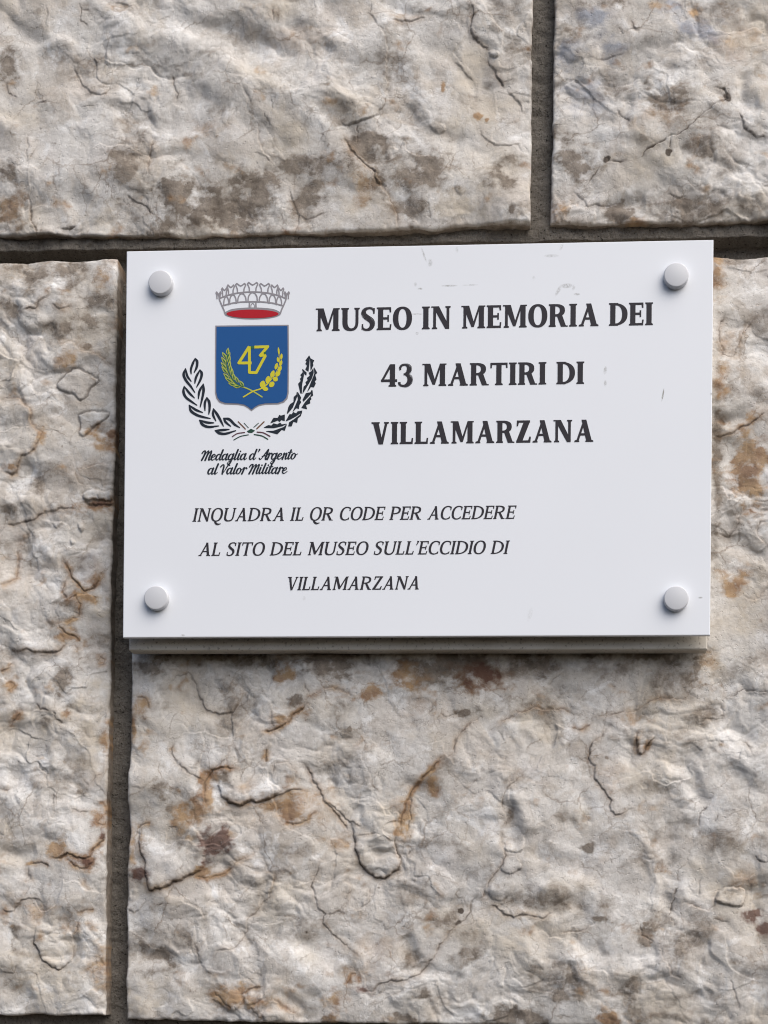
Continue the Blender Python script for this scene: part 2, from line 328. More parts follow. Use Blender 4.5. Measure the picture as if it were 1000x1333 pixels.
 ('Y7', [(280,335),(250,370),(245,420),(220,460),(180,480)], .7, .8, -.4, 0), ('Y7', [(410,190),(430,130),(490,120),(520,165),(500,205),(450,225),(410,200)], .45, .5, 0, .1),
 ('Y7', [(345,390),(380,390),(430,430),(470,440),(520,430),(590,440),(635,450),(690,400)], .65, .9, .8, .15), ('Y7', [(400,370),(440,390),(465,430)], .4, .4, .2, 0),
 ('Y7', [(500,810),(560,800),(640,770)], .3, .5, .4, 0), ('Y7', [(720,520),(760,520),(850,515),(900,470)], .5, .7, -.5, .1),
 ('Y8', [(530,270),(515,330),(490,410),(480,440)], .8, .9, -.4, 0), ('Y8', [(490,440),(515,490)], .5, .5, 0, 0), ('Y8', [(560,370),(630,380),(690,405),(720,380),(720,330)], .5, .8, -.5, .2),
 ('Y8', [(930,120),(960,150),(1000,155)], .7, .9, .6, .1), ('Y8', [(660,240),(640,290),(650,340)], .4, .5, .2, 0), ('Y8', [(430,580),(470,680),(510,750),(550,770)], .35, .6, -.6, .1),
 ('Y8', [(330,470),(350,540),(410,575)], .8, .9, 0, .1), ('Y8', [(720,450),(760,470),(800,470)], .4, .6, .4, 0), ('Y8', [(800,760),(830,840),(860,930)], .4, .7, .4, .1),
 ('RS', [(185,265),(150,310),(120,380),(90,370),(80,300),(100,255)], .6, .9, .4, .3), ('RS', [(70,610),(120,600),(219,540)], .6, 1.0, .6, .5),
 ('RS', [(219,915),(190,890),(195,855),(219,845)], .6, .7, .4, .2), ('RS', [(80,880),(110,890),(140,850),(135,830)], .6, .7, .5, .3), ('RS', [(219,1040),(180,1070),(150,1060)], .5, .6, .3, .2),
]
# plates and pebbles: crop, outline, height mm, edge mm
PLATES = [
 ('Z5', [(375,935),(390,890),(430,850),(500,810),(560,830),(640,870),(640,905),(590,950),(560,1000),(525,1025),(490,1000),(470,980),(400,960)], .6, 2.5, .75),
 ('Z5', [(520,1120),(560,1100),(640,1090),(710,1100),(680,1150),(600,1200),(555,1255),(520,1240)], .8, 4.0, .7),
 ('Z6', [(540,380),(570,345),(630,325),(690,350),(740,340),(745,410),(680,400),(620,415),(560,420)], 1.8, 2.5, .2),
 ('Z8', [(225,725),(230,810),(270,900),(330,950),(385,975),(440,940),(475,900),(480,770),(440,690),(330,600),(260,640)], 1.7, 6.0, 0),
 ('Y5', [(110,0),(120,100),(150,160),(160,270),(180,300),(240,300),(270,280),(340,250),(400,220),(460,180),(468,80),(440,0),(360,-50),(240,-70),(140,-90)], 3.2, 5.0, 0),
 ('Y6', [(420,-60),(440,50),(460,120),(480,180),(530,220),(590,245),(640,220),(675,195),(680,140),(655,60),(655,-70),(560,-160),(460,-140)], 2.6, 5.0, 0),
 ('Y7', [(410,190),(430,130),(490,120),(520,165),(500,205),(450,225)], 1.0, 2.0, 0),
 ('Y7', [(415,0),(515,0),(530,80),(490,105),(430,90)], 1.2, 3.0, 0), ('Y7', [(340,300),(390,240),(470,235),(480,300),(430,350),(360,345)], 1.0, 4.0, 0),
 ('Y8', [(720,340),(760,295),(870,285),(885,330),(870,390),(800,385),(730,370)], 1.9, 3.0, .2),
 ('Y1', [(560,830),(540,760),(600,700),(700,690),(800,740),(860,790),(820,830),(770,858),(710,855),(650,878),(600,860)], 2.4, 5.0, 0),
 ('Y1', [(420,230),(500,190),(580,190),(655,262),(660,300),(610,380),(540,392),(470,380),(425,290)], 1.0, 5.0, 0),
 ('Y4', [(330,490),(370,480),(410,500),(400,530),(370,560),(350,600),(320,590),(315,550)], 1.4, 2.0, 0),
 ('Z4', [(150,890),(230,880),(260,920),(220,960),(130,955),(105,930)], 1.5, 3.0, 0), ('Z4', [(75,870),(120,845),(150,890),(100,935),(70,940)], 1.5, 3.0, 0),
 ('Z6', [(510,560),(540,545),(560,580),(540,615),(515,600)], 1.6, 2.0, 0), ('Z6', [(455,670),(475,650),(500,690),(475,715)], 1.2, 2.0, 0), ('Z6', [(340,550),(400,545),(420,570),(360,590)], 1.2, 2.0, 0),
 ('Z3', [(625,250),(650,238),(680,260),(670,290),(635,280)], 1.6, 2.0, 0), ('Z3', [(310,640),(350,620),(400,650),(390,680),(330,670)], 1.0, 4.0, 0),
 ('Y5', [(500,870),(560,800),(640,830),(650,910),(600,940),(540,900)], 1.3, 3.0, 0), ('Y5', [(760,960),(820,890),(880,930),(870,985),(790,990)], 1.5, 3.0, 0), ('Y5', [(665,880),(710,825),(770,830),(750,880),(690,900)], 1.0, 3.0, 0),
]
# long folds in the rock face: crop, points, depth mm (negative = valley), half width px
FOLDS = [
 ('Z1', [(640,20),(760,70),(860,110),(1000,140),(1120,180),(1300,215),(1450,250),(1560,300)], -3.0, 17),
 ('Z1', [(600,70),(760,150),(1000,220),(1150,340),(1400,430),(1600,450)], 1.6, 20),
 ('Z2', [(640,240),(760,290),(900,330),(1020,370)], -1.8, 13), ('Z1', [(430,560),(650,595),(820,615),(1000,650),(1150,680)], -1.8, 15),
 ('Z1', [(130,330),(250,300),(370,330),(480,480)], -1.5, 16), ('Z1', [(0,70),(70,140),(180,200),(260,270)], -1.6, 14),
 ('Z1', [(560,270),(620,290),(690,320)], 1.6, 10), ('Z1', [(280,900),(400,930),(520,1010)], 1.5, 18), ('Z1', [(330,990),(450,1060)], -1.2, 12),
 ('Z3', [(250,230),(380,270),(520,410),(600,440)], -1.4, 12), ('Z3', [(300,300),(420,350),(520,420)], 1.2, 14),
 ('Z3', [(170,560),(250,640),(370,700),(500,740)], -1.6, 14), ('Z3', [(130,300),(180,420),(200,560)], -1.0, 14),
 ('Z2', [(640,560),(780,640),(840,760),(960,880)], -2.0, 14), ('Z2', [(30,480),(120,560),(200,620)], -1.6, 15),
 ('Z2', [(700,200),(640,150),(480,140)], -1.2, 13), ('Z5', [(0,920),(80,980),(160,960)], -1.8, 13), ('Z5', [(60,860),(130,900),(170,950)], 1.5, 12),
 ('Z5', [(0,700),(150,740),(280,800)], 1.2, 16), ('Z6', [(0,470),(150,440),(330,400),(470,430)], 1.3, 12), ('Z6', [(140,150),(250,300),(400,330),(520,340)], -1.5, 14),
 ('Z6', [(300,650),(360,760),(420,780)], 1.3, 10), ('Z7', [(0,170),(150,190),(400,200)], -1.2, 14), ('Z7', [(0,900),(120,1000),(200,1080),(300,1100)], -2.4, 13),
 ('Z7', [(200,700),(240,830),(280,950),(380,1010)], -1.8, 12), ('Z7', [(340,730),(440,830),(560,900)], -1.6, 14), ('Z7', [(130,1180),(230,1080),(300,1130)], 1.5, 14),
 ('Z8', [(0,130),(120,200),(270,190)], -1.8, 15), ('Z8', [(0,1060),(120,1130),(160,1220)], -1.6, 16), ('Z8', [(340,620),(420,650),(500,690)], -1.3, 12),
 ('Y1', [(0,330),(200,420),(400,430)], .8, 25), ('Y2', [(200,480),(300,560),(330,640)], -1.0, 16), ('Y2', [(400,640),(420,760),(430,880),(470,960)], -1.5, 15),
 ('Y2', [(560,900),(600,1000),(580,1080)], 1.2, 14), ('Y3', [(440,820),(430,940),(460,1050),(520,1100)], -2.2, 11), ('Y3', [(490,800),(510,950),(560,1060)], 1.6, 13),
 ('Y3', [(820,800),(870,890),(860,960)], -1.2, 9), ('Y4', [(480,620),(590,720),(650,830),(720,870)], -2.0, 12), ('Y4', [(400,700),(520,790),(600,880)], 1.4, 16),
 ('Y4', [(780,430),(850,480),(960,530)], -1.6, 10), ('Y4', [(820,640),(860,720),(920,760)], -1.2, 10), ('Y8', [(510,-60),(490,120),(500,260),(440,440)], -2.4, 14),
 ('Y8', [(380,100),(420,260),(400,430)], 1.2, 18), ('Y7', [(530,90),(700,140),(860,200),(960,280)], -1.8, 13), ('Y7', [(620,240),(680,280),(720,350)], 1.3, 11),
 ('Y7', [(420,350),(560,390),(640,420),(720,360),(850,350)], -1.5, 12), ('Y7', [(580,480),(640,560),(660,680)], -1.5, 10), ('Y7', [(720,540),(820,590),(960,610)], -1.6, 11),
 ('Y6', [(690,540),(730,620),(790,660)], -2.2, 9), ('Y6', [(500,90),(560,110),(610,150)], -1.4, 10), ('Y6', [(560,520),(540,640),(560,740)], -1.2, 14),
 ('Y6', [(0,600),(80,680),(200,720),(330,720)], 1.5, 16), ('Y6', [(60,880),(140,930),(160,1000)], -1.8, 11), ('Y6', [(120,560),(240,640),(360,720)], -1.4, 14),
 ('Y5', [(60,600),(130,640),(260,660),(300,600)], -1.6, 12), ('Y5', [(620,700),(720,660),(800,600)], 1.4, 15), ('Y5', [(820,830),(900,900),(960,950)], -1.8, 11),
 ('Y5', [(640,560),(760,520),(850,540)], -1.2, 12), ('Y8', [(580,540),(640,600),(720,600)], -1.4, 12), ('Y8', [(620,830),(660,850),(690,800)], -1.6, 8), ('Y8', [(650,690),(700,700),(740,650)], -1.4, 8),
 ('RS', [(70,560),(140,560),(219,500)], -1.5, 10), ('RS', [(100,800),(130,900),(219,960)], -1.2, 10), ('Z4', [(900,300),(880,420),(980,470)], -2.0, 10), ('Z4', [(80,370),(180,420),(250,450)], -1.5, 12),
 ('Z4', [(250,880),(400,870),(480,860)], -2.2, 8), ('Z4', [(540,290),(620,330),(740,270)], -1.2, 12), ('Z4', [(600,640),(700,640),(760,750)], -1.3, 12),
]
# stains: crop, x, y, rx, ry, strength, kind
STAINS = [('Z1',650,860,70,110,.8,'g'),('Z1',60,1060,110,120,.6,'g'),('Z1',930,1010,90,110,.95,'g'),('Z1',850,1160,80,45,1,'g'),('Z1',20,330,60,90,.6,'g'),('Z1',450,350,80,60,.35,'g'),('Z1',40,900,60,50,.8,'g'),
 ('Z1',560,1120,120,60,.6,'c'),('Z1',60,1060,90,90,.35,'r'),('Z1',740,960,60,50,.5,'g'),
 ('Z2',220,1030,230,140,.95,'g'),('Z2',350,960,120,90,.8,'g'),('Z2',600,1000,90,70,.7,'g'),('Z2',870,770,100,80,1,'g'),('Z2',560,860,220,60,.55,'g'),('Z2',450,90,40,40,.5,'g'),('Z2',70,660,50,50,.4,'r'),
 ('Z2',900,1000,200,130,.5,'c'),('Z2',880,980,60,60,.45,'r'),('Z2',560,180,180,80,.25,'r'),('Z2',150,590,80,40,.3,'g'),('Z2',340,1090,110,90,.6,'g'),('Z2',30,1140,120,60,.7,'g'),
 ('Z3',250,900,160,120,.7,'g'),('Z3',60,900,70,120,.7,'g'),('Z3',700,930,80,70,.8,'g'),('Z3',220,1080,100,100,.6,'g'),('Z3',800,220,80,40,.55,'g'),('Z3',390,440,12,25,1.2,'r'),('Z3',570,590,22,20,1.5,'r'),
 ('Z3',615,605,11,14,1.5,'r'),('Z3',480,1050,150,70,.8,'c'),('Z3',750,1090,20,35,.8,'g'),('Z3',170,100,90,20,.4,'r'),('Z3',760,840,60,40,.5,'g'),
 ('Z4',240,110,70,60,.9,'b'),('Z4',130,250,60,60,.7,'b'),('Z4',220,400,80,80,.6,'b'),('Z4',330,200,40,50,.8,'b'),('Z4',740,110,90,60,.9,'b'),('Z4',580,20,60,40,.7,'b'),('Z4',690,30,40,30,.8,'r'),
 ('Z4',540,420,100,80,.6,'g'),('Z4',160,690,100,70,.7,'g'),('Z4',730,640,80,80,.5,'g'),('Z4',380,930,90,50,1,'g'),('Z4',740,890,300,60,.5,'g'),('Z4',110,880,50,40,.7,'r'),('Z4',180,150,80,40,.5,'g'),
 ('Z4',480,700,180,40,.5,'c'),('Z4',500,500,120,60,.25,'r'),('Z4',850,180,120,100,.3,'r'),('Z4',520,380,70,20,.6,'g'),('Z4',340,20,60,25,.6,'g'),('Z4',70,560,25,60,.6,'g'),('Z4',570,660,12,12,2.5,'k'),('Z4',300,690,14,10,2,'k'),('Z4',820,420,12,22,1.5,'k'),
 ('Z5',300,180,280,130,.6,'g'),('Z5',680,160,80,90,.5,'r'),('Z5',60,430,120,60,.6,'g'),('Z5',450,520,140,120,.55,'g'),('Z5',450,740,60,80,.6,'r'),('Z5',590,480,70,90,.6,'g'),('Z5',700,1260,90,80,1,'r'),('Z5',270,1270,35,60,.8,'r'),
 ('Z5',590,670,30,25,1,'g'),('Z5',100,170,110,90,.5,'c'),('Z5',640,330,120,60,.5,'g'),('Z5',720,1260,60,50,.6,'m'),('Z5',700,560,80,60,.4,'c'),
 ('Z6',75,180,40,30,1.2,'r'),('Z6',690,40,80,50,.8,'r'),('Z6',230,300,100,70,.5,'g'),('Z6',60,500,60,40,.7,'g'),('Z6',640,470,130,50,.9,'r'),('Z6',560,1060,70,50,1.1,'r'),('Z6',640,930,60,80,.5,'r'),('Z6',480,1110,80,60,.5,'g'),
 ('Z6',650,1150,130,120,.7,'c'),('Z6',450,1310,90,40,.8,'r'),('Z6',570,860,60,80,.4,'b'),('Z6',380,230,80,60,.35,'g'),('Z6',560,620,150,100,.4,'c'),('Z6',650,640,90,60,.3,'g'),('Z6',130,640,60,50,.35,'r'),('Z6',640,460,80,25,.7,'m'),
 ('Z7',450,30,60,50,.7,'r'),('Z7',650,195,40,40,.8,'r'),('Z7',65,360,35,35,.8,'r'),('Z7',420,390,60,110,.7,'g'),('Z7',600,650,140,300,.7,'c'),('Z7',90,580,50,40,.7,'r'),('Z7',670,1230,50,70,.9,'r'),('Z7',540,1080,70,50,.5,'g'),
 ('Z7',620,40,110,60,.4,'g'),('Z7',440,560,30,30,.6,'r'),('Z7',700,750,30,140,.6,'r'),('Z7',290,630,40,40,.5,'g'),
 ('Z8',380,190,70,60,.8,'r'),('Z8',580,240,90,70,1,'r'),('Z8',560,260,70,35,.8,'m'),('Z8',210,265,50,20,.7,'r'),('Z8',440,660,80,70,.5,'r'),('Z8',300,950,350,300,.6,'c'),('Z8',620,690,40,40,.6,'r'),('Z8',640,960,70,130,.5,'r'),('Z8',100,690,50,40,.5,'g'),('Z8',680,80,20,40,1,'m'),('Z8',560,400,30,40,.6,'r'),('Z8',210,560,120,60,.4,'r'),
 ('Y1',200,120,130,60,.7,'g'),('Y1',130,180,70,80,.5,'c'),('Y1',860,185,60,32,1,'r'),('Y1',150,320,60,50,.6,'r'),('Y1',600,100,420,45,.55,'g'),('Y1',210,780,45,55,.7,'g'),('Y1',300,820,50,45,.5,'g'),('Y1',270,890,20,20,.8,'g'),('Y1',400,920,100,70,.9,'r'),
 ('Y1',490,800,45,110,.95,'r'),('Y1',950,325,38,32,1.3,'g'),('Y1',900,420,60,30,.8,'r'),('Y1',870,890,180,60,.8,'r'),('Y1',90,460,20,60,.7,'r'),('Y1',150,600,80,300,.35,'c'),('Y1',540,720,60,30,.7,'g'),('Y1',700,770,60,40,.4,'r'),
 ('Y2',320,130,220,80,.8,'g'),('Y2',60,190,60,35,.9,'r'),('Y2',490,300,80,38,1.1,'r'),('Y2',700,190,90,60,.8,'r'),('Y2',880,150,200,100,.8,'g'),('Y2',150,870,150,70,.7,'r'),('Y2',870,780,40,40,.8,'r'),('Y2',700,930,45,100,.8,'r'),('Y2',420,475,10,12,1.5,'g'),('Y2',780,340,70,90,.3,'r'),
 ('Y3',150,130,260,110,.85,'g'),('Y3',300,190,120,55,.8,'m'),('Y3',300,200,140,60,.6,'r'),('Y3',550,130,180,70,.7,'g'),('Y3',265,395,50,30,1.3,'g'),('Y3',60,770,45,50,.8,'r'),('Y3',440,950,35,45,.6,'g'),('Y3',900,100,100,40,.6,'g'),('Y3',100,250,120,50,.5,'g'),
 ('Y4',350,110,350,55,.6,'g'),('Y4',520,200,150,110,.45,'g'),('Y4',720,150,90,120,.7,'c'),('Y4',720,120,40,60,.4,'r'),('Y4',320,390,80,30,.5,'r'),('Y4',632,150,16,70,1,'g'),('Y4',370,575,20,25,1,'r'),('Y4',160,630,11,12,1.5,'g'),('Y4',600,560,60,40,.35,'g'),('Y4',640,380,120,60,.4,'g'),('Y4',150,720,80,90,.25,'r'),
 ('Y5',540,90,72,92,1.3,'m'),('Y5',480,225,70,25,1,'r'),('Y5',120,230,50,45,1,'m'),('Y5',85,80,22,120,.7,'r'),('Y5',260,650,60,50,.9,'g'),('Y5',130,620,50,60,.6,'g'),('Y5',230,390,60,40,.7,'g'),('Y5',600,850,80,90,.7,'r'),('Y5',750,880,80,60,.6,'r'),('Y5',150,870,130,100,.6,'c'),('Y5',350,540,60,35,.5,'g'),('Y5',180,745,120,25,.5,'g'),('Y5',300,340,60,30,.4,'c'),
 ('Y6',450,750,60,35,.8,'r'),('Y6',490,815,60,25,.9,'m'),('Y6',330,900,60,80,.7,'r'),('Y6',300,970,40,30,.9,'g'),('Y6',900,440,120,70,.5,'g'),('Y6',740,640,60,60,.5,'g'),('Y6',820,860,60,50,.35,'g'),('Y6',700,990,110,25,.9,'g'),('Y6',370,40,60,50,.5,'r'),('Y6',670,5,30,20,.9,'r'),('Y6',190,520,12,12,1.6,'k'),('Y6',560,600,120,120,.25,'r'),
 ('Y7',80,450,90,50,.6,'g'),('Y7',240,610,80,60,.55,'g'),('Y7',860,80,36,22,1.1,'g'),('Y7',580,350,180,70,.5,'g'),('Y7',750,780,120,100,.6,'g'),('Y7',480,970,130,45,.9,'g'),('Y7',20,860,40,40,.6,'g'),('Y7',960,965,60,45,.9,'r'),('Y7',850,400,200,60,.45,'g'),('Y7',200,410,14,12,2.2,'k'),('Y7',180,475,20,12,1.5,'k'),('Y7',560,640,120,60,.4,'c'),
 ('Y8',915,430,55,33,1.3,'m'),('Y8',985,490,40,35,1,'m'),('Y8',370,530,52,45,1.1,'g'),('Y8',140,450,60,20,1,'g'),('Y8',600,560,130,130,.45,'g'),('Y8',280,820,60,90,.6,'g'),('Y8',180,975,70,40,1,'r'),('Y8',760,50,100,90,.4,'g'),('Y8',820,670,40,40,.6,'g'),('Y8',830,230,80,60,.35,'r'),('Y8',500,980,300,25,.4,'g'),
 ('RS',75,130,28,70,.7,'r'),('RS',85,470,22,60,.6,'r'),('RS',160,690,55,95,1.2,'r'),('RS',120,1035,45,40,.9,'r'),('RS',75,700,16,300,.55,'g'),('RS',120,80,60,30,.5,'g'),('RS',110,350,30,40,.4,'r')]
KIND = dict(g='grime_shade', r='rust', m='maroon', b='cool', c='cream', k='crack')

# ------------------------------------------------------------------ the wall
def axis(lo, hi, f0, f1, fine):
    """grid coordinates from lo to hi: fine between f0 and f1, coarsening outside"""
    f0 = max(lo, f0); f1 = min(hi, f1)
    if f1 <= f0 + fine: return np.linspace(lo, hi, max(8, int((hi - lo) / .004)))
    mid = np.linspace(f0, f1, max(2, int(round((f1 - f0) / fine)) + 1))
    out, s, x = [], fine, f1
    while x < hi - 1e-9:
        s = min(s * 1.06, .0035); x = min(hi, x + s); out.append(x)
    inn, s, x = [], fine, f0
    while x > lo + 1e-9:
        s = min(s * 1.06, .0035); x = max(lo, x - s); inn.append(x)
    return np.array(inn[::-1] + list(mid) + out)
def seg_dist(X, Z, pts):
    best = np.full(X.shape, 1e9); side = np.zeros(X.shape); tt = np.zeros(X.shape)
    n = len(pts) - 1
    for i in range(n):
        (ax, az), (bx, bz) = pts[i], pts[i + 1]
        dx, dz = bx - ax, bz - az; L2 = dx * dx + dz * dz + 1e-12
        t = np.clip(((X - ax) * dx + (Z - az) * dz) / L2, 0, 1)
        d = np.hypot(X - ax - t * dx, Z - az - t * dz)
        c = d < best
        best = np.where(c, d, best); side = np.where(c, np.sign(dx * (Z - az) - dz * (X - ax)), side); tt = np.where(c, (i + t) / n, tt)
    return best, side, tt
def inside(X, Z, pts):
    r = np.zeros(X.shape, bool); n = len(pts); j = n - 1
    for i in range(n):
        (xi, zi), (xj, zj) = pts[i], pts[j]
        c = ((zi > Z) != (zj > Z)) & (X < (xj - xi) * (Z - zi) / (zj - zi + 1e-15) + xi)
        r ^= c; j = i
    return r
def catmull(pts, k=5):
    P = [np.array(p, float) for p in pts]; P = [2 * P[0] - P[1]] + P + [2 * P[-1] - P[-2]]; out = []
    for i in range(1, len(P) - 2):
        for t in np.arange(k) / k:
            a, b, c, d = P[i - 1], P[i], P[i + 1], P[i + 2]
            out.append(tuple(.5 * (2 * b + (c - a) * t + (2 * a - 5 * b + 4 * c - d) * t * t + (3 * b - a - 3 * c + d) * t ** 3)))
    return out + [tuple(P[-2])]
def wall_pts(crop, pts, Y=-.002):
    a = np.array(px(crop, pts)); x, z = at(a[:, 0], a[:, 1], Y); return list(zip(x, z))

FX0, FZ1 = at(0, 0, 0); FX1, FZ0 = at(1000, 1333, 0)
FX0, FX1, FZ0, FZ1 = FX0 - .018, FX1 + .018, FZ0 - .018, FZ1 + .018
FINE = .00042
WALL_BASE = float(at(500, 1900, 0)[1])
wall = empty('stone_wall', (0, 0, WALL_BASE))
tag(wall, 'rough rock-faced limestone block wall with dark recessed mortar joints behind the white sign', 'wall')

SX0, SZ1 = at(165, 327, Y_FRONT); SX1, SZ0 = at(926, 845, Y_FRONT)
def stone_block(left, right, top, bottom, seed, bulge, rough, label=None):
    """left/right: [(y_px, x_px)], top/bottom: [(x_px, y_px)] outlines of the face as seen in the photograph"""
    def curve(pts, vert):
        a = np.array(pts, float)
        x, z = at(a[:, 1], a[:, 0], 0.0) if vert else at(a[:, 0], a[:, 1], 0.0)
        o = np.argsort(z if vert else x)
        return (z[o], x[o]) if vert else (x[o], z[o])
    Lc, Rc, Tc, Bc = curve(left, 1), curve(right, 1), curve(top, 0), curve(bottom, 0)
    x0, x1, z0, z1 = Lc[1].mean(), Rc[1].mean(), Bc[1].mean(), Tc[1].mean()
    xs = axis(x0, x1, FX0, FX1, FINE); zs = axis(z0, z1, FZ0, FZ1, FINE)
    # behind the sign nothing shows: keep the grid (cheap enough) but uniform
    U, V = np.meshgrid(xs, zs)
    su, sv = (U - x0) / (x1 - x0), (V - z0) / (z1 - z0)
    L, R = np.interp(V, *Lc), np.interp(V, *Rc); T, B = np.interp(U, *Tc), np.interp(U, *Bc)
    wob = lambda q, s: .0005 * fbm(q / .016, q * 0 + s, 5, seed + 3, .55)
    L = L + wob(V, 1.3); R = R + wob(V, 5.7); T = T + wob(U, 9.1); B = B + 1.3 * wob(U, 14.9)
    X = L + (R - L) * su; Z = B + (T - B) * sv
    dl, dr, db, dt = X - L, R - X, Z - B, T - Z
    dmin = np.minimum(np.minimum(dl, dr), np.minimum(db, dt))
    # --- relief
    ca, sa = math.cos(.6), math.sin(.6)
    A = (X * ca - Z * sa); D = (X * sa + Z * ca)
    wx = .007 * fbm(X / .03, Z / .03, 3, seed + 50); wz = .007 * fbm(X / .03, Z / .03, 3, seed + 60)
    h = 3.0 * fbm(A / .13 + seed, D / .085, 3, seed)
    h += 2.6 * fbm((A + wx) / .042, (D + wz) / .032, 2, seed + 4, .4)
    mask = np.clip(.38 + 1.25 * fbm(X / .06, Z / .06, 2, seed + 70), .02, 1)
    f1, e1 = facets((A + wx * 1.4) / .034, (D + wz * 1.4) / .026, seed + 1)
    h += rough * 1.15 * f1 * (.35 + .65 * mask)
    h += rough * (.40 + .6 * mask) * 3.5 * cobbles((X + wx * 1.3) / .021, (Z + wz * 1.3) / .016, 10, seed + 8)
    h += rough * (.16 + .84 * mask) * 1.55 * cobbles((X + wx * 1.2 + .002) / .0092, (Z + wz * 1.2) / .0070, 14, seed + 20)
    h += rough * (.08 + .9 * mask) * .55 * cobbles((X + wx) / .0038, (Z + wz) / .0031, 14, seed + 25)
    f2, e2 = facets((X + wx * .8) / .011, (Z + wz * .8) / .008, seed + 2)
    h += rough * mask * .30 * f2
    f3, e3 = facets((X + wx * .9) / .019, (Z + wz * .9) / .015, seed + 6)
    h += rough * .42 * f3 * (.2 + .8 * mask)
    h += (.05 + .09 * mask) * fbm(X / .0050, Z / .0044, 3, seed + 30, .55)
    # --- rounded arris and slow bulge towards the middle
    r = .0016
    q = np.clip(1 - dmin / r, 0, 1); h -= 1.2 * (1 - np.sqrt(np.clip(1 - q * q, 0, 1)))
    h -= 1.5 * np.clip(fbm(X / .011, Z / .011, 4, seed + 160, .55) - .25, 0, 1) * np.exp(-dmin / .0035)
    h += bulge * (1 - np.exp(-dmin / .022)) - bulge * .55
    st = {k: np.zeros(X.shape) for k in KIND.values()}
    jx = .0008 * fbm(X / .005, Z / .005, 3, seed + 81, .6); jz = .0008 * fbm(X / .006, Z / .006, 3, seed + 82, .6)
    def window(pts, m):
        a = np.array(pts)
        if a[:, 0].max() + m < x0 or a[:, 0].min() - m > x1 or a[:, 1].max() + m < z0 or a[:, 1].min() - m > z1: return None
        i0, i1 = np.searchsorted(zs, [a[:, 1].min() - m, a[:, 1].max() + m]); j0, j1 = np.searchsorted(xs, [a[:, 0].min() - m, a[:, 0].max() + m])
        if i1 <= i0 or j1 <= j0: return None
        return np.s_[i0:i1, j0:j1]
    def mine(crop, pts):                       # does this mark lie on this block?
        a = np.array(wall_pts(crop, pts)).mean(0)
        return x0 - .004 < a[0] < x1 + .004 and z0 - .004 < a[1] < z1 + .004
    for crop, pts, dep, hw in FOLDS:
        if not mine(crop, pts): continue
        w = wall_pts(crop, catmull(pts, 4)); s = hw * .4 * MM; k = window(w, s * 3)
        if k is None: continue
        d, sd, t = seg_dist(X[k] + wx[k] * .5, Z[k] + wz[k] * .5, w)
        h[k] += dep * np.exp(-(d / s) ** 2) * np.clip(np.sin(np.pi * np.clip(t, .03, .97)) * 2, 0, 1)
    for crop, pts, hh, ed, cr in PLATES:
        if not mine(crop, pts): continue
        w = wall_pts(crop, catmull(pts + [pts[0]], 3)[:-1]); k = window(w, .004)
        if k is None: continue
        d, sd, t = seg_dist(X[k] + jx[k], Z[k] + jz[k], w + [w[0]]); ins = inside(X[k] + jx[k], Z[k] + jz[k], w)
        q = np.clip(d / (ed * MM), 0, 1)
        zz = np.array(w)[:, 1]; fade = 1 if cr > 0 else np.clip((zz.max() - Z[k]) / (zz.max() - zz.min()) * 1.7, 0, 1) ** 1.2
        h[k] += fade * np.where(ins, hh * (.32 * np.clip(d / .0006, 0, 1) + .6 * np.sqrt(1 - (1 - q) ** 2)), 0)
        g = np.exp(-(d / .0006) ** 2); h[k] -= .5 * g * (cr > 0); st['crack'][k] = np.maximum(st['crack'][k], cr * g * .8)
    for crop, pts, dk, dep, stp, ru in CRACKS:
        if not mine(crop, pts): continue
        w = wall_pts(crop, pts); k = window(w, .016)
        if k is None: continue
        d, sd, t = seg_dist(X[k] + jx[k], Z[k] + jz[k], w)
        taper = np.clip(np.minimum(t, 1 - t) * 9, .3, 1)
        wv = .00017 + .00036 * np.clip(fbm(X[k] / .0045, Z[k] / .0045, 3, seed + 90) + .3, 0, 1.3)
        g = np.exp(-(d / (wv * (.75 + .45 * dep))) ** 2) * taper
        h[k] -= .55 * dep * g
        # flake step: raised on the left of travel (image sense), fading away from the crack
        h[k] += .75 * stp * np.where(sd < 0, -1, 1) * .5 * np.exp(-d / .0075) * np.clip(d / .00045, 0, 1) * np.clip(np.sin(np.pi * t) * 1.8, 0, 1)
        br = np.clip(.35 + 1.3 * (fbm(X[k] / .008, Z[k] / .008, 3, seed + 95) + .45), .3, 1)
        st['crack'][k] = np.maximum(st['crack'][k], dk * g * br)
        if ru > 0: st['rust'][k] = np.maximum(st['rust'][k], ru * np.exp(-(d / .0019) ** 2) * taper)
        st['grime_shade'][k] = np.maximum(st['grime_shade'][k], .32 * dk * np.exp(-(d / .0022) ** 2) * br)
    for crop, sx_, sy_, rx_, ry_, s_, kd in STAINS:
        sc_ = CROP[crop][2]
        if not mine(crop, [(sx_, sy_)]): continue
        (cx, cz), = wall_pts(crop, [(sx_, sy_)]); rx, rz = rx_ / sc_ * .4 * MM, ry_ / sc_ * .4 * MM
        k = window([(cx - rx * 2.2, cz - rz * 2.2), (cx + rx * 2.2, cz + rz * 2.2)], .004)
        if k is None: continue
        wf = min(1.0, rx / .006)
        nx = wx[k] * .55 * wf + jx[k] * .8; nz = wz[k] * .55 * wf + jz[k] * .8
        d = np.sqrt(((X[k] + nx - cx) / rx) ** 2 + ((Z[k] + nz - cz) / rz) ** 2)
        n = fbm(X[k] / .012, Z[k] / .009, 5, seed + 110, .62)
        v = s_ * (1.45 if kd == 'g' else 1.25) * np.clip((1.42 - d + .75 * n) / 1.15, 0, 1) ** 1.25
        nm = KIND[kd]; st[nm][k] = np.maximum(st[nm][k], np.clip(v, 0, 1.35))
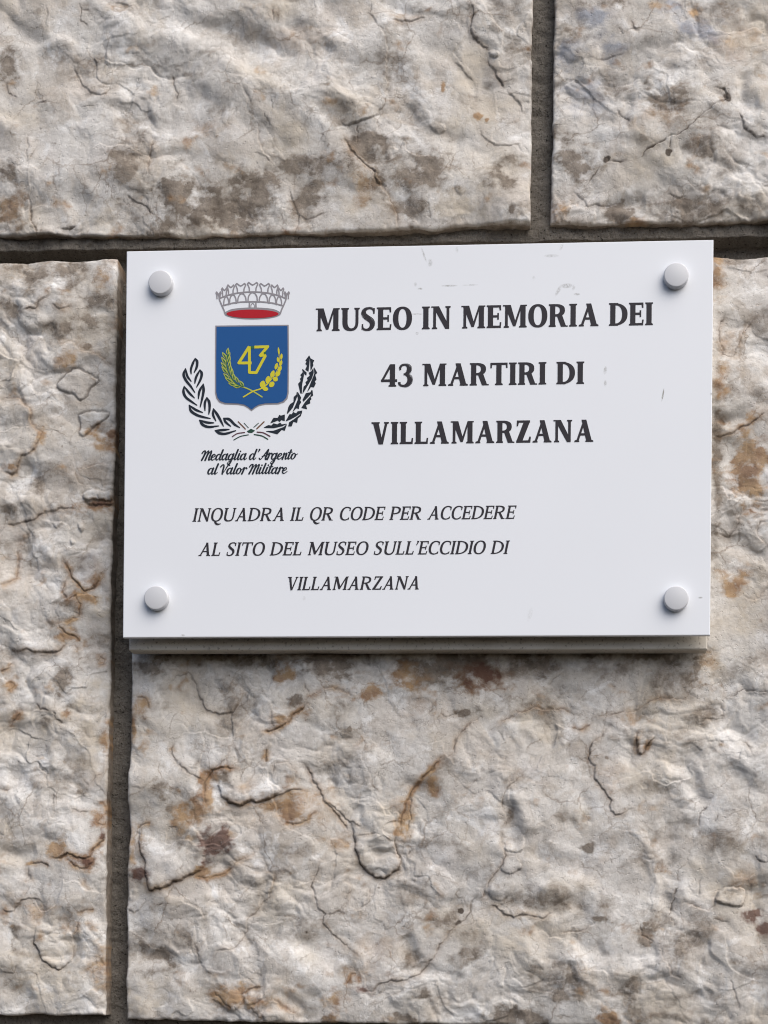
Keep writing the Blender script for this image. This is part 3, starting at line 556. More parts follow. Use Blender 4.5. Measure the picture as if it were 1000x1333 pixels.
    # faint weathering everywhere, so the parts outside the traced area are not bare
    st['grime_shade'] = np.maximum(st['grime_shade'], np.clip(.9 * fbm(X / .028, Z / .02, 5, seed + 120, .6) - .28, 0, .5))
    st['rust'] = np.maximum(st['rust'], np.clip(1.15 * fbm(X / .019, Z / .016, 4, seed + 130, .6) - .78, 0, .6))
    st['cream'] = np.maximum(st['cream'], np.clip(1.1 * fbm(X / .05, Z / .04, 3, seed + 140, .5) - .05, 0, .75))
    # stone edges keep a little of the mortar's dirt
    st['grime_shade'] = np.maximum(st['grime_shade'], .45 * np.exp(-dmin / .0016) * np.clip(.5 + fbm(X / .01, Z / .01, 3, seed + 150), 0, 1))
    # the back panel was set against dressed stone
    behind = (X > SX0 + .002) & (X < SX1 - .002) & (Z > SZ0 - .001) & (Z < SZ1 + .001)
    h = np.where(behind, np.minimum(h, 2.0), h)
    Y = -h * MM
    ny, nx = X.shape
    V3 = np.stack([X, Y, Z], -1).reshape(-1, 3)
    idx = np.arange(ny * nx).reshape(ny, nx)
    F = np.stack([idx[:-1, :-1], idx[:-1, 1:], idx[1:, 1:], idx[1:, :-1]], -1).reshape(-1, 4)
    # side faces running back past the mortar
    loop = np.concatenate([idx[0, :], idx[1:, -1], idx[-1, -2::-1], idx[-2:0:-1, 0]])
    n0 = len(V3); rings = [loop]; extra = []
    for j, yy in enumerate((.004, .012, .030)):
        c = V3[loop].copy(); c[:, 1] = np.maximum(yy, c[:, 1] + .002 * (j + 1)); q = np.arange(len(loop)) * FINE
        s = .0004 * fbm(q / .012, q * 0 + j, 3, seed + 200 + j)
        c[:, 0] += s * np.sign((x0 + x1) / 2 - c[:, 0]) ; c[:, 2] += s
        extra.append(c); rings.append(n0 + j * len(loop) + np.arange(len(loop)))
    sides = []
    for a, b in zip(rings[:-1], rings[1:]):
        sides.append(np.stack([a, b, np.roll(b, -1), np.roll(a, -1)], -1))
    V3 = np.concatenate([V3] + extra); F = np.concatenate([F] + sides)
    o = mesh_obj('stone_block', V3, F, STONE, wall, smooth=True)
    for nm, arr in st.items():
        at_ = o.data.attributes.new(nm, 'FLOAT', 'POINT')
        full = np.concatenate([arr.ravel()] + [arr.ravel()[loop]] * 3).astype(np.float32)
        if nm == 'grime_shade': full[n0:] = np.maximum(full[n0:], 1.1)  # mortar smears, plus shade painted in to darken sides and undersides
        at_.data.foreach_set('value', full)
    if label: o['label'] = label
    return o
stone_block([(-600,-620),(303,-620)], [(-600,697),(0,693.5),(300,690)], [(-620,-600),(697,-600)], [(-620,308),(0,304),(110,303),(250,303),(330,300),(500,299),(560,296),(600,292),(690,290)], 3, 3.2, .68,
            'pale stone block with brown grimy stains along its lower edge')
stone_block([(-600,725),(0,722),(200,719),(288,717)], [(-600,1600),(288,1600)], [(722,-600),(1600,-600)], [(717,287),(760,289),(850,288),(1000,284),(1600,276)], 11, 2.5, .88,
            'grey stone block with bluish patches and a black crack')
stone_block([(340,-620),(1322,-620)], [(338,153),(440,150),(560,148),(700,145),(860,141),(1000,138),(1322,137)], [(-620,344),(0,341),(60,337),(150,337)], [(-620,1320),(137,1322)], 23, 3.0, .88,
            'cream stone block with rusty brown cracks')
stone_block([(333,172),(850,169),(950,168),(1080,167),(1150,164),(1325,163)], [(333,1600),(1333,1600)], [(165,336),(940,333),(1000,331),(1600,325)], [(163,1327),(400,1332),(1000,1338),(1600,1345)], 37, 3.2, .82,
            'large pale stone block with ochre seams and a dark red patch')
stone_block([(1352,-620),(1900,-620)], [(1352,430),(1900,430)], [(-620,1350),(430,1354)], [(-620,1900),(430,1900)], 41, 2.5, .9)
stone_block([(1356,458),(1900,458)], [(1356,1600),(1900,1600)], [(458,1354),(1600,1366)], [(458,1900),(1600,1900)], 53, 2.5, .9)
# mortar sheet at the bottom of the joints
mx0, mz1 = at(-615, -595, 0); mx1, mz0 = at(1595, 1895, 0)
xs = axis(float(mx0), float(mx1), FX0, FX1, .0009); zs = axis(float(mz0), float(mz1), FZ0, FZ1, .0009)
X, Z = np.meshgrid(xs, zs)
joint_z = float(at(700, 306, 0)[1])
Y = np.where(Z > joint_z, .0070, np.where(Z > joint_z - .016, .0175, .0125)) + .0011 * fbm(X / .02, Z / .02, 4, 7) + .0007 * fbm(X / .007, Z / .007, 4, 8, .6) - .0006 * billow(X / .004, Z / .004, 3, 9, .6)
idx = np.arange(X.size).reshape(X.shape)
mesh_obj('mortar', np.stack([X, Y, Z], -1).reshape(-1, 3), np.stack([idx[:-1, :-1], idx[:-1, 1:], idx[1:, 1:], idx[1:, :-1]], -1).reshape(-1, 4), MORTAR, wall, True)

# ------------------------------------------------------------------ the sign
cx_, cz_ = at(542, 829, Y_FRONT)
sign = empty('museum_sign', (float(cx_), -.004, float(cz_)))
tag(sign, 'white rectangular museum sign with a blue crest and black lettering screwed to the stone wall', 'sign')

def panel_material():
    m, n, l, b = mat('white_acrylic', (.77, .78, .81), .3, .5)
    k = N(m); c = k.mix(k.rng(k.noise(7, 3), .35, .65), (.775, .795, .83), (.795, .815, .85))
    rag = k.noise(900, 5, .7, .6); rag2 = k.noise(260, 4, .65, .8)
    sep = n.new('ShaderNodeSeparateXYZ'); l.new(k.tc.outputs['Object'], sep.inputs[0])
    # scuffs and dried specks: px, py, rx, ry, slant, strength
    for sx_, sy_, rx_, ry_, sl, stg in ((560,342,3,5,.0,.30),(552,332,1.5,9,-.35,.3),(585,372,10,1.2,.05,.42),(612,371,10,1.0,.08,.24),(718,333,9,2,.05,.28),(738,372,7,3,.1,.42),(727,378,2.5,7,.5,.3),(747,374,2,4,.2,.28),
                                        (751,383,4,1.6,0,.36),(731,321,2,5,.3,.28),(788,482,2.2,5,.1,.42),(788,499,1.8,4,0,.34),(863,514,1.1,8,.16,.95),(541,370,2,3,0,.25),(547,376,3,1.5,0,.4),(543,409,7,1.2,0,.35),(543,434,2,2,0,.4),
                                        (926,513,1.5,2,0,.5),(912,778,3,1.2,0,.4),(396,779,2,3,0,.2),(238,827,3,1.5,0,.35),(595,325,2,4,0,.18),(695,362,2,3,0,.15),(690,800,3,9,.2,.1)):
        qx, qz = at(sx_, sy_, Y_FRONT); qx = float(qx) - sign.location.x; qz = float(qz) - sign.location.z; u = .39 * MM
        dx = k.math('SUBTRACT', sep.outputs[0], qx); dz = k.math('SUBTRACT', sep.outputs[2], qz)
        dx2 = k.math('SUBTRACT', dx, k.math('MULTIPLY', dz, sl))
        e = k.math('ADD', k.math('POWER', k.math('ABSOLUTE', k.math('DIVIDE', dx2, rx_ * u)), 2.0), k.math('POWER', k.math('ABSOLUTE', k.math('DIVIDE', dz, ry_ * u)), 2.0))
        f = k.math('MULTIPLY', k.rng(e, 1.4, .1), k.rng(rag, .36, .60)); f = k.math('MULTIPLY', f, stg * 1.7)
        c = k.mix(k.math('MINIMUM', f, .9), c, (.20, .19, .16))
    c = k.mix(k.math('MULTIPLY', k.rng(rag2, .66, .80), .015), c, (.45, .43, .38))
    l.new(c, b.inputs['Base Color'])
    l.new(k.rng(k.noise(40, 4), .3, .7, .44, .50), b.inputs['Roughness'])
    k.bump(k.noise(9, 2), .0006, .15, b)
    return m
PANEL = panel_material()
def back_material():
    m, n, l, b = mat('grey_white_back', (.6, .59, .56), .45, .4)
    k = N(m); c = k.mix(k.rng(k.noise(40, 5, .6), .35, .7), (.64, .60, .53), (.50, .455, .385))
    c = k.mix(k.math('MULTIPLY', k.rng(k.noise(650, 3, .6), .58, .70), .7), c, (.16, .13, .10))
    l.new(c, b.inputs['Base Color']); return m
BACK = back_material()
CAPM = mat('satin_cap', (.60, .605, .625), .36, .5)[0]
def slab(name, corners, yf, yb, bev, material, parent):
    """a thin board: corner points (x, z) clockwise from top left, bevelled edges"""
    c = np.array(corners); ctr = c.mean(0)
    def ring(inset, y):
        d = c - ctr; d = d - np.sign(d) * inset
        return [(ctr[0] + a, y, ctr[1] + b) for a, b in d]
    rings = [ring(bev, yf), ring(bev * .3, yf + bev * .3), ring(0, yf + bev), ring(0, yb - bev), ring(bev, yb)]
    v = sum(rings, []); f = [(0, 3, 2, 1)]
    for r in range(4):
        for i in range(4):
            a, b = r * 4 + i, r * 4 + (i + 1) % 4
            f.append((a, b, b + 4, a + 4))
    f.append((16, 17, 18, 19))
    return mesh_obj(name, v, f, material, parent)
fc = [at(a, b, Y_FRONT) for a, b in ((165,327),(929,312),(924.5,827),(160,830))]
slab('front_panel', [(float(a), float(b)) for a, b in fc], Y_FRONT, Y_FRONT + .003, .0004, PANEL, sign)
YB = Y_FRONT + .0095
bc = [at(a, b, YB) for a, b in ((173,345),(927,331),(921,845.5),(168,846.5))]
slab('back_panel', [(float(a), float(b)) for a, b in bc], YB, YB + .0108, .0007, BACK, sign)
def lathe(name, c, prof, material, parent, n=48):
    v, f = [], []
    for r, y in prof:
        for i in range(n):
            t = 2 * math.pi * i / n; v.append((c[0] + r * math.cos(t), y, c[1] + r * math.sin(t)))
    for j in range(len(prof) - 1):
        for i in range(n):
            a, b = j * n + i, j * n + (i + 1) % n; f.append((a, b, b + n, a + n))
    f.append(tuple(range(n - 1, -1, -1)))
    o = mesh_obj(name, v, f, material, parent, True)
    o.data.set_sharp_from_angle(angle=math.radians(70)); return o
for cxp, cyp in ((208.5,367),(880.5,357.5),(203,778),(880.5,778.5)):
    hy = .0036; x, z = at(cxp, cyp, Y_FRONT - hy); x, z = float(x), float(z); R = 16.0 * .39 * MM
    lathe('screw_cap', (x, z), [(R * .9, Y_FRONT - hy - .0001), (R * .955, Y_FRONT - hy), (R, Y_FRONT - hy + .0006), (R, Y_FRONT - .0001), (R * .55, Y_FRONT - .0001)], CAPM, sign)
    lathe('spacer', (x, z), [(.0045, Y_FRONT + .0031), (.0045, YB + .0001), (.002, YB + .0001)], CAPM, sign, 24)

# ------------------------------------------------------------------ printing on the sign, drawn in photo pixels on the panel's plane
class Ink:
    def __init__(s): s.faces = []; s.group = 0; s.gid = []
    def poly(s, pts, add=True):
        a = sum(pts[i][0] * pts[(i + 1) % len(pts)][1] - pts[(i + 1) % len(pts)][0] * pts[i][1] for i in range(len(pts)))
        if abs(a) < 1e-4: return
        s.faces.append((add, pts if a > 0 else pts[::-1])); s.gid.append(s.group)
    def stroke(s, pts, w, round_=True, add=True):
        n = len(pts); w = [w] * n if not isinstance(w, (list, tuple)) else w
        if len(w) != n:
            w = list(np.interp(np.linspace(0, 1, n), np.linspace(0, 1, len(w)), w))
        for i in range(n - 1):
            (ax, ay), (bx, by) = pts[i], pts[i + 1]; L = math.hypot(bx - ax, by - ay) or 1e-9
            nx, ny = -(by - ay) / L, (bx - ax) / L; p, q = w[i] / 2, w[i + 1] / 2
            s.poly([(ax + nx * p, ay + ny * p), (bx + nx * q, by + ny * q), (bx - nx * q, by - ny * q), (ax - nx * p, ay - ny * p)], add)
        for i in range(n):
            if round_ or 0 < i < n - 1:
                r = w[i] / 2
                if r > .12: s.poly([(pts[i][0] + r * math.cos(t + .3), pts[i][1] + r * math.sin(t + .3)) for t in np.arange(8) * math.pi / 4], add)
    def build(s, name, material, parent, off):
        V, Ed = [], []
        for add, p in s.faces:
            n = len(V); V += [Vector(q) for q in p]; Ed += [(n + i, n + (i + 1) % len(p)) for i in range(len(p))]
        vo, eo, fo, _, _, _ = geometry.delaunay_2d_cdt(V, Ed, [], 0, 1e-4)
        tri = np.array([list(f) for f in fo]); vv = np.array([list(q) for q in vo]); ctr = vv[tri].mean(1)
        on = np.zeros(len(tri), bool); cur = np.zeros(len(tri), bool); last = 0
        for (add, p), g in zip(s.faces, s.gid):   # within one letter later shapes win; letters add up
            if g != last: on |= cur; cur[:] = False; last = g
            q = np.array(p); w = (ctr[:, 0] >= q[:, 0].min()) & (ctr[:, 0] <= q[:, 0].max()) & (ctr[:, 1] >= q[:, 1].min()) & (ctr[:, 1] <= q[:, 1].max())
            k = np.nonzero(w)[0]
            if len(k): cur[k[inside(ctr[k, 0], ctr[k, 1], p)]] = add
        on |= cur
        keep = [tuple(f) for f in tri[on]]
        used = sorted({i for f in keep for i in f}); mp = {u: i for i, u in enumerate(used)}
        a = np.array([vo[u] for u in used]); x, z = at(a[:, 0], a[:, 1], Y_FRONT)
        v = np.stack([x, np.full(len(x), Y_FRONT - off), z], 1)
        fs = []
        for f in keep:
            q = [mp[i] for i in f]; p = v[q]
            if np.cross(p[1] - p[0], p[2] - p[0])[1] > 0: q = q[::-1]
            fs.append(q)
        return mesh_obj(name, v, fs, material, parent)
def ink_mat(name, c, rough=.5): return mat(name, c, rough, .22)[0]
BLACK = ink_mat('black_ink', (.027, .024, .030)); GREY = ink_mat('grey_ink', (.27, .255, .275)); BLUE = ink_mat('blue_ink', (.010, .082, .262))
RED = ink_mat('red_ink', (.42, .008, .018)); YELLOW = ink_mat('yellow_ink', (.60, .54, .03)); GREEN = ink_mat('green_ink', (.03, .13, .06))
LIME = ink_mat('lime_ink', (.42, .46, .08)); INKY = ink_mat('dark_navy_ink', (.012, .018, .028)); BROWN = ink_mat('brown_ink', (.16, .075, .035)); WINE = ink_mat('wine_ink', (.10, .035, .05)); DKGREEN = ink_mat('dark_green_ink', (.018, .06, .04))

# --- serif capitals: cap height 1, y up; returns ops [(add, polygon)] and width
def ell(cx, cy, rx, ry, n=40, e=2.25, t0=0, t1=2 * math.pi):
    out = []
    for i in range(n):
        t = t0 + (t1 - t0) * i / n; c, s = math.cos(t), math.sin(t)
        out.append((cx + rx * math.copysign(abs(c) ** (2 / e), c), cy + ry * math.copysign(abs(s) ** (2 / e), s)))
    return out
def glyph(ch, B):
    st, th, sf, sw = (.214, .102, .058, .052) if B else (.142, .086, .055, .055)
    ops = []
    P = lambda *p: ops.append((True, list(p)))
    M_ = lambda *p: ops.append((False, list(p)))
    rect = lambda a, b, c, d: P((a, b), (c, b), (c, d), (a, d))
    cut = lambda a, b, c, d: M_((a, b), (c, b), (c, d), (a, d))
    br = .032
    def foot(xl, xr, y=0, up=True, l=1, r=1):        # bracketed slab serif under a stem xl..xr
        s = 1 if up else -1
        a, b = xl - sw * l, xr + sw * r
        P((a, y), (b, y), (b, y + s * sf), (xr + (br * r if r else 0), y + s * sf * 1.15), (xr, y + s * (sf + br)), (xl, y + s * (sf + br)), (xl - (br * l if l else 0), y + s * sf * 1.15), (a, y + s * sf))
    def stem(x, w=st, l=1, r=1, tl=1, tr=1, bot=True, top=True):
        rect(x, 0, x + w, 1)
        if bot: foot(x, x + w, 0, True, l, r)
        if top: foot(x, x + w, 1, False, tl, tr)
    def strk(pts, w, k=6, rnd=False):
        I = Ink(); c = catmull(pts, k); I.stroke(c, w, rnd); ops.extend(I.faces)
    if ch == 'I': stem(sw); return ops, st + 2 * sw
    if ch == 'L':
        stem(sw, r=0); w = .56 if B else .52
        rect(sw, 0, w, th); P((w - .07, th), (w - .07, .02), (w, .02), (w + .02, .27), (w - .045, .27)); return ops, w + .02
    if ch == 'E':
        stem(sw, r=0, tr=0); w = .585 if B else .56
        rect(sw, 0, w, th); rect(sw, 1 - th, w - .01, 1); rect(sw + st * .8, .5 - th / 2 + .01, w - .10, .5 + th / 2 + .01)
        P((w - .06, th * .8), (w - .06, 0), (w - .005, 0), (w + .02, .25), (w - .045, .25))
        P((w - .08, 1), (w - .08, 1 - th * .8), (w - .055, .77), (w + .005, .77), (w, 1))
        rect(w - .15, .36, w - .085, .66); return ops, w + .02
    if ch == 'T':
        w = .70 if B else .68; c = w / 2
        rect(c - st / 2, 0, c + st / 2, 1); foot(c - st / 2, c + st / 2); rect(.01, 1 - th, w - .01, 1)
        P((0, 1), (.0, .76), (.06, .76), (.085, 1)); P((w, 1), (w, .76), (w - .06, .76), (w - .085, 1)); return ops, w
    if ch == 'D':
        w = .76 if B else .76
        ops.append((True, ell(sw + st * .5, .5, w - sw - st * .5, .5, 48, 2.3))); ops.append((False, ell(sw + st, .5, w - sw - st * 2.05, .5 - th, 40, 2.3)))
        cut(-2, -.1, sw, 1.1); stem(sw, r=0, tr=0); rect(sw + st * .8, 0, sw + st * 1.5, th); rect(sw + st * .8, 1 - th, sw + st * 1.5, 1); return ops, w
    if ch in 'PR':
        w = .66 if B else .64; y0 = .42 if ch == 'P' else .45
        cy, ry = (1 + y0) / 2, (1 - y0) / 2
        ops.append((True, ell(sw + st, cy, w - sw - st, ry, 40, 2.5))); ops.append((False, ell(sw + st, cy, w - sw - st - st * .98, ry - th, 32, 2.4)))
        cut(-.4, -.1, sw + st * .5, 1.1); stem(sw, r=1 if ch == 'P' else .5, tr=0); rect(sw + st * .8, 1 - th, sw + st * 1.4, 1); rect(sw + st * .8, y0, sw + st * 1.4, y0 + th)
        if ch == 'R':
            P((sw + st + .06, y0 + .05), (sw + st + .06 + st * 1.05, y0 + .05), (w + .07 - .02, .03), (w + .10, 0), (w - st * .75, 0)); P((w - st * .7, 0), (w + .12, 0), (w + .12, sf * .9), (w, sf * 1.1)); return ops, w + .12
        return ops, w
    if ch in 'OQ':
        w = .78 if B else .76
        ops.append((True, ell(w / 2, .5, w / 2, .515, 56, 2.2))); ops.append((False, ell(w / 2, .5, w / 2 - st * 1.05, .515 - th, 48, 2.25)))
        if ch == 'Q': strk([(w * .42, .04), (w * .52, -.12), (w * .72, -.22), (w * .98, -.17)], [th * 1.3, st, st, th * .6], 5)
        return ops, w
    if ch == 'C':
        w = .66 if B else .66
        ops.append((True, ell(.38, .5, .38, .515, 56, 2.2))); ops.append((False, ell(.38 + .02, .5, .38 - st * 1.05 + .02, .515 - th, 48, 2.25)))
        M_((.47, .25), (.9, .16), (.9, .84), (.47, .76)); M_((w - .02, -.1), (1, -.1), (1, 1.1), (w - .02, 1.1))
        P((w - .10, .98), (w - .085, .69), (w - .02, .69), (w - .015, .98), (w - .03, .93)); P((w - .2, .06), (w - .02, .05), (w, .2), (w - .05, .2), (w - .12, .12)); return ops, w
    if ch == 'U':
        w = .76 if B else .76; a, b = sw, w - sw - th * 1.2
        ops.append((True, ell((a + w - sw) / 2, .40, (w - 2 * sw) / 2, .415, 56, 2.5))); ops.append((False, ell((a + st + b) / 2, .40, (b - a - st) / 2, .415 - th * 1.15, 48, 2.4)))
        cut(-.2, .40, 1.2, 1.2); rect(a, .38, a + st, 1); rect(b, .38, b + th * 1.2, 1); foot(a, a + st, 1, False); foot(b, b + th * 1.2, 1, False); return ops, w
    if ch == 'S':
        w = .58 if B else .54
        strk([(w - .05, .80), (w * .78, .945), (w * .5, .972), (w * .22, .88), (w * .19, .70), (w * .42, .555), (w * .70, .43), (w * .80, .27), (w * .68, .09), (w * .42, .022), (w * .16, .06), (.05, .20)],
             [th * .6, th, th, st * .8, st, st * 1.12, st * 1.12, st, st * .8, th, th, th * .6], 5)
        P((w - .10, .97), (w - .09, .72), (w - .03, .72), (w - .02, .97)); P((.02, .02), (.08, .05), (.09, .28), (.03, .28)); return ops, w
    if ch in 'A':
        w = .86 if B else .80; t = .43 if B else .42
        P((w - .09 - st * 1.12, 0), (w - .09, 0), (t + st * .42, 1), (t - st * .55, 1)); P((.08, 0), (.08 + th * 1.05, 0), (t + .02, .84), (t - st * .3, 1), (t - .03, 1))
        rect(.21, .29, w - .27, .29 + th); foot(.07, .07 + th * 1.05); foot(w - .09 - st * 1.12, w - .09, 0, True, .8, 1); return ops, w - .02
    if ch == 'V':
        w = .82 if B else .78; t = .42
        P((.085, 1), (.085 + st * 1.15, 1), (t + st * .5, 0), (t - st * .38, 0)); P((w - .10 - th, 1), (w - .10, 1), (t + st * .5, 0), (t + .0, 0), (t + .01, .14))
        foot(.085, .085 + st * 1.15, 1, False); foot(w - .1 - th, w - .1, 1, False); return ops, w - .02
    if ch == 'M':
        w = .98 if B else .96; s2 = th * 1.12
        rect(.09, 0, .09 + s2, 1); rect(w - sw - st, 0, w - sw, 1); P((.055, 1), (.055 + st * 1.25, 1), (.535, .20), (.49, .06), (.42, .06)); P((w - sw - st, 1), (w - sw, 1), (w - sw, .8), (w - sw - st, .74), (.52, .06), (.46, .06), (.47, .2))
        foot(.09, .09 + s2); foot(w - sw - st, w - sw); rect(.0, 1 - sf, .2, 1); rect(w - .2, 1 - sf, w, 1); return ops, w
    if ch == 'N':
        w = .82 if B else .80; s2 = th * 1.12
        rect(.085, 0, .085 + s2, 1); rect(w - .08 - s2, 0, w - .08, 1); P((.06, 1), (.06 + st * 1.2, 1), (w - .08, .10), (w - .08, 0), (w - .08 - st * .75, 0)); foot(.085, .085 + s2); foot(w - .08 - s2, w - .08, 1, False); rect(0, 1 - sf, .2, 1); return ops, w
    if ch == 'Z':
        w = .62 if B else .60
        rect(.06, 1 - th, w - .02, 1); rect(.02, 0, w, th); P((w - .03 - st * 1.2, 1 - th * .6), (w - .02, 1 - th * .6), (w - .02, .96), (.03 + st * 1.15, th * .6), (.02, th * .6), (.02, .06))
        P((.03, .74), (.09, .74), (.15, 1), (.04, 1)); P((w - .13, 0), (w, 0), (w + .02, .27), (w - .045, .27)); return ops, w + .02
    if ch == '4':
        w = .66; rect(.36, 0, .36 + st, 1); P((0, .27), (.36, 1), (.36 + st * .5, 1), (.40, .86), (.115, .30), (.10, .21), (.0, .21)); rect(0, .21, w, .21 + th * 1.15); foot(.36, .36 + st); return ops, w
    if ch == '3':
        w = .56; strk([(.05, .80), (.12, .935), (.28, .97), (.42, .88), (.41, .66), (.26, .545)], [th, th, th, st * .95, st * .95, th * .8], 5)
        strk([(.2, .545), (.30, .53), (.45, .42), (.455, .20), (.33, .05), (.18, .025), (.05, .08), (.03, .2)], [th * .8, th, st, st * 1.05, st * .8, th, th, th * 1.1], 5); P((.02, .72), (.11, .74), (.09, .92), (.04, .9)); return ops, w
    if ch == "'":
        P((.02, 1.02), (.16, 1.02), (.13, .86), (.04, .68), (.0, .70), (.05, .86)); return ops, .17
    return ops, .2
def text_line(name, text, p0, p1, cap, bold, label=None, slant=0.0, gap=.055, space=.35):
    """ink runs from p0 (left end of the baseline) to p1 (right end), in photo pixels on the panel"""
    items, x = [], 0.0
    for ch in text:
        if ch == ' ': x += space; continue
        ops, w = glyph(ch, bold); items.append((x, ops)); x += w + gap
    total = x - gap
    L = math.hypot(p1[0] - p0[0], p1[1] - p0[1]); ux, uy = (p1[0] - p0[0]) / L, (p1[1] - p0[1]) / L
    sx_ = L / total; I = Ink()
    for x0_, ops in items:
        I.group += 1
        for add, poly in ops:
            I.poly([(p0[0] + ux * (x0_ * sx_ + qx * sx_ + slant * qy * cap) + .009 * qy * cap, p0[1] + uy * (x0_ + qx) * sx_ - qy * cap) for qx, qy in poly], add)
    o = I.build(name, BLACK, sign, .00012)
    if label: o['label'] = label
    return o
text_line('heading_line', 'MUSEO IN MEMORIA DEI', (411, 431.3), (850, 423.2), 29.6, True)
text_line('heading_line', '43 MARTIRI DI', (496, 503.6), (760.5, 499.8), 29.2, True)
text_line('heading_line', 'VILLAMARZANA', (482.5, 578.7), (773, 575.2), 29.0, True)
text_line('instruction_line', 'INQUADRA IL QR CODE PER ACCEDERE', (250.5, 679.1), (669.5, 675.4), 17.4, False, slant=.2, gap=.055, space=.34)
text_line('instruction_line', "AL SITO DEL MUSEO SULL'ECCIDIO DI", (258, 723.8), (660.5, 721.0), 17.4, False, slant=.2, gap=.055, space=.34)
text_line('instruction_line', 'VILLAMARZANA', (371, 768.4), (545.5, 767.3), 17.4, False, slant=.2, gap=.05)

# --- brush script motto: x height 1
T, K, U = .12, .285, .21
SCRIPT = {
 'a': ([([(.60,.78),(.40,1.0),(.12,.72),(.08,.25),(.25,.02),(.46,.2),(.62,.6)], [U,T,K,K,U,T,T]), ([(.70,1.0),(.62,.35),(.68,.06),(.82,.05),(1.0,.3)], [K,K,K,T,T])], .92),
 'd': ([([(.60,.78),(.40,1.0),(.12,.72),(.08,.25),(.25,.02),(.46,.2),(.62,.6)], [U,T,K,K,U,T,T]), ([(.80,1.68),(.68,.75),(.64,.3),(.70,.06),(.84,.05),(1.0,.3)], [K,K,K,K,T,T])], .92),
 'e': ([([(.10,.42),(.38,.52),(.54,.78),(.40,1.0),(.16,.78),(.08,.3),(.26,.02),(.5,.1),(.74,.36)], [T,T,U,T,K,K,U,T,T])], .70),
 'g': ([([(.60,.78),(.40,1.0),(.12,.72),(.08,.25),(.25,.02),(.46,.2),(.62,.6)], [U,T,K,K,U,T,T]), ([(.70,1.0),(.62,.2),(.50,-.5),(.28,-.72),(.12,-.5),(.45,-.12),(.96,.3)], [K,K,K,U,T,T,T])], .88),
 'i': ([([(.20,1.0),(.13,.35),(.18,.06),(.32,.05),(.50,.3)], [K,K,K,T,T]), ([(.26,1.38),(.27,1.42)], [.26,.26])], .46),
 'l': ([([(.30,1.68),(.18,.8),(.13,.3),(.18,.06),(.32,.05),(.50,.3)], [K,K,K,K,T,T])], .46),
 't': ([([(.28,1.5),(.18,.8),(.13,.3),(.18,.06),(.32,.05),(.50,.3)], [K,K,K,K,T,T]), ([(-.06,1.12),(.52,1.16)], [.15,.15])], .48),
 'r': ([([(.03,.80),(.16,.98),(.24,1.0),(.20,.5),(.10,.0)], [T,U,K,K,K]), ([(.19,.50),(.34,.88),(.50,1.02),(.60,.90)], [T,T,U,.3])], .62),
 'n': ([([(.05,.85),(.22,1.02),(.20,.6),(.12,.0)], [T,U,K,K]), ([(.20,.45),(.42,.95),(.58,.92),(.54,.4),(.58,.06),(.72,.06),(.88,.3)], [T,T,K,K,K,T,T])], .82),
 'o': ([([(.40,1.0),(.13,.74),(.08,.25),(.28,.0),(.52,.2),(.62,.62),(.44,.98)], [T,K,K,T,U,K,T]), ([(.52,.9),(.70,.74),(.90,.86)], [T,T,T])], .80),
 "'": ([([(.30,1.66),(.22,1.25)], [.30,.12])], .72),
 'M': ([([(-.1,1.12),(.05,1.46),(.30,1.54),(.34,1.2),(.24,.5),(.10,.0)], [U,U,U,K,K,K]), ([(.30,.6),(.56,1.3),(.78,1.54),(.80,1.2),(.68,.4),(.62,.0)], [T,T,U,K,K,K]), ([(.74,.6),(1.0,1.3),(1.22,1.54),(1.22,1.1),(1.12,.35),(1.16,.06),(1.30,.06),(1.46,.3)], [T,T,U,K,K,K,T,T])], 1.38),
 'A': ([([(-.12,.22),(.02,.02),(.22,.18),(.55,.9),(.88,1.62)], [U,U,T,U,U]), ([(.90,1.62),(.86,.8),(.80,.3),(.86,.02),(1.05,.2)], [K,K,K,K,T]), ([(.20,.52),(.55,.62),(.98,.6)], [T,U,T])], 1.0),
 'V': ([([(-.12,1.18),(.05,1.48),(.28,1.5),(.34,1.1),(.34,.5),(.38,.02)], [U,U,U,K,K,K]), ([(.38,.02),(.62,.6),(.80,1.2),(.98,1.54),(1.12,1.42)], [T,T,U,U,U])], .92),
}
def script_line(text, p0, p1, xh, slant=.27):
    items, x = [], .08
    for ch in text:
        if ch == ' ': x += .42; continue
        s, w = SCRIPT[ch]; items.append((x, s)); x += w
    total = x + .12; L = p1[0] - p0[0]; s_ = L / total; I = Ink()
    for x0_, ss in items:
        for pts, w in ss:
            c = catmull(pts, 4) if len(pts) > 2 else pts
            q = [(p0[0] + (x0_ + a) * s_ + slant * b * xh, p0[1] + (p1[1] - p0[1]) * (x0_ + a) / total - b * xh) for a, b in c]
            I.stroke(q, [v * xh * 1.02 for v in np.interp(np.linspace(0, 1, len(q)), np.linspace(0, 1, len(w)), w)])
    return I.build('motto_line', INKY, sign, .00012)
script_line("Medaglia d'Argento", (261, 599.3), (386, 597.6), 7.9)
script_line('al Valor Militare', (269, 617.4), (374, 616.4), 7.9)

